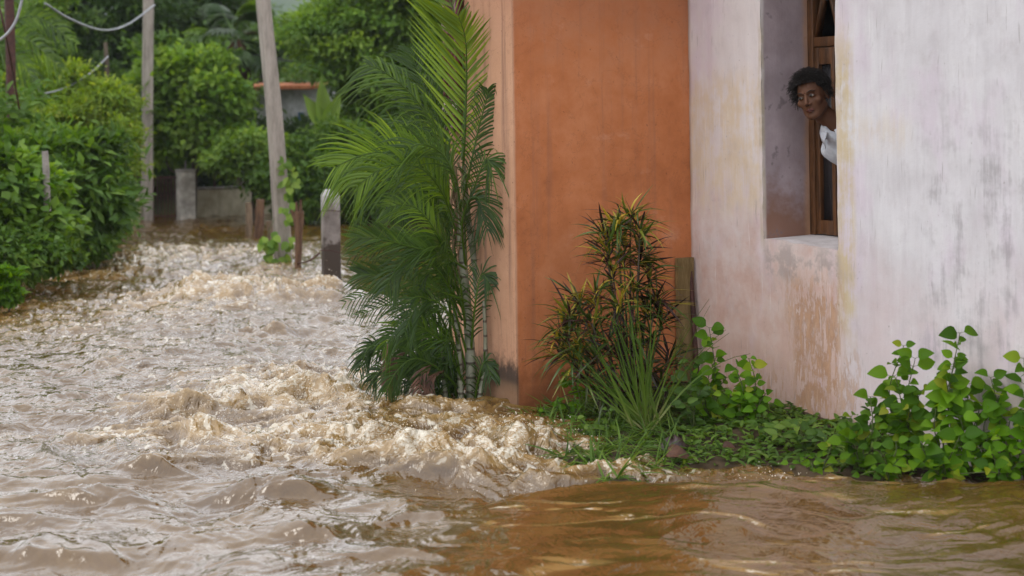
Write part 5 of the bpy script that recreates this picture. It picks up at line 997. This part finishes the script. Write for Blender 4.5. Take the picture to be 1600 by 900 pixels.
# hair: a cap plus a thousand short curls
def scalp(th, ph): return np.array([.074*math.sin(th)*math.cos(ph), .020+.093*math.sin(th)*math.sin(ph), .038+.086*math.cos(th)])
g = Geo(); V = []; nth, nph = 20, 40; F = []
def thmax(ph): fr_ = -math.sin(ph); return 1.08 if fr_ > .80 else (1.08+(.80-fr_)*1.5 if fr_ > .15 else 2.05)
for a in range(nth):
    for b in range(nph):
        ph = b/nph*2*np.pi; th = max(.01, a/(nth-1))*thmax(ph); n_ = scalp(th, ph)-np.array([0, .02, .038]); k = 1.055+.05*math.sin(7*ph+3*th)*math.sin(9*th)+.03*rng.random(); V.append(np.array([0, .02, .038])+n_*k)
for a in range(nth-1):
    for b in range(nph): F.append([a*nph+b, (a+1)*nph+b, (a+1)*nph+(b+1) % nph, a*nph+(b+1) % nph])
g.add(tw(np.array(V)), F, .2)
for k in range(2100):
    ph = rng.uniform(0, 2*np.pi); u_ = rng.random()**.7; th = u_*thmax(ph)*1.02; p0 = scalp(th, ph); nn_ = nrm(p0-np.array([0, .02, .038])); tt = nrm(np.cross(nn_, rng.normal(size=3))); bb = np.cross(nn_, tt)
    left = max(0, -nn_[0]); Lh = rng.uniform(.018, .037)*(1+.5*max(0, nn_[2]))*(1+.55*left); rad = rng.uniform(.003, .007); tn = rng.uniform(1.2, 2.6)*2*np.pi; v = np.linspace(0, 1, 9)[:, None]; ph0 = rng.uniform(0, 6.28)
    pts = p0+nn_*Lh*v+(tt*np.cos(ph0+tn*v)+bb*np.sin(ph0+tn*v))*rad*np.minimum(1, v*2.5)+tt*Lh*.4*v**2+np.array([0, 0, -.35])*Lh*v**2
    tube(g, tw(pts), [.0011, .0013, .0006], 4, var=rng.random(), caps=False)
g.build('hair', mb, pe)
# shirt: shell over the torso and arms, open collar
def shirt(p):
    wr = .0075*np.abs(np.sin(p[..., 0]*34+p[..., 2]*27+1.5*np.sin(p[..., 2]*21+p[..., 1]*30)))+.0022*np.sin(p[..., 2]*80-p[..., 0]*40)
    d = cap(p, (-.015, .12, -.285), (.27, .13, -.27), .068, .072); d = smin(d, cap(p, (.03, .065, -.18), (.06, .085, -.22), .062, .074), .03); d = smin(d, ell(p, (.14, .17, -.46), (.172, .122, .29)), .06); d = smin(d, cap(p, (.27, .13, -.28), (.30, .16, -.50), .066, .060), .03); d = smin(d, cap(p, (.02, .14, -.30), (.06, .22, -.52), .062, .056), .03)+wr
    neck = cap(p, (0, .03, -.05), (.07, .082, -.185), .053, .059); d = np.maximum(d, -neck)
    vcut = cap(p, (.03, -.02, -.12), (.085, .015, -.30), .046, .010); d = np.maximum(d, -vcut); return np.maximum(d, p[..., 2]*0+(-.72-p[..., 2]))
V2, F2 = nets(shirt, (-.26, -.10, -.76), (.42, .36, -.12), .006)
for _ in range(2):
    nb = np.zeros_like(V2); ct = np.zeros(len(V2))
    for a in range(4): np.add.at(nb, F2[:, a], V2[F2[:, (a+1) % 4]]); np.add.at(ct, F2[:, a], 1)
    V2 = V2*.5+.5*nb/ct[:, None]
M['cloth'] = simple('white_cotton', (.50, .53, .60), (.66, .69, .74), .85, 14, .4, spec=.15)
g = Geo(); g.add(tw(V2), F2); sh = g.build('shirt', M['cloth'], pe)
for s in (-1, 1):                                          # collar wings
    g = Geo(); n = 12; a = np.linspace(0, 1, n); ang = R(60)+a*R(118); cx_, cy_, cz_ = .040, .065, -.158
    inn = np.stack([cx_+s*.060*np.cos(ang-R(90))*1.0, cy_-.060*np.sin(R(90)-(ang-R(90))*1.0)*(1-a*0)*np.cos(0), cz_-.05*(1-a)**1.5*0+0*a], 1)
    th_ = np.linspace(R(18), R(165), n); inn = np.stack([cx_+s*.060*np.sin(th_), cy_-.060*np.cos(th_), cz_-.035*np.cos(th_).clip(0, 1)+.012*a], 1)
    wd_ = np.interp(a, [0, .15, .5, 1], [.070, .062, .042, .034]); out = np.stack([inn[:, 0]+s*.018*np.ones(n)*(1-.3*a), inn[:, 1]-.016*np.cos(th_), inn[:, 2]-wd_], 1); out[0] += [s*.008, -.004, -.012]
    mid = (inn+out)/2+np.stack([s*.008*np.ones(n), -.006*np.cos(th_), np.zeros(n)], 1); V = np.concatenate([inn, mid, out]); F = [[r_*n+k, r_*n+k+1, (r_+1)*n+k+1, (r_+1)*n+k] for r_ in range(2) for k in range(n-1)]
    g.add(tw(V), F); o = g.build('collar', M['cloth'], sh); sm = o.modifiers.new('thick', 'SOLIDIFY'); sm.thickness = .0035; sm.offset = 0
print('body verts', len(V1), len(V2))
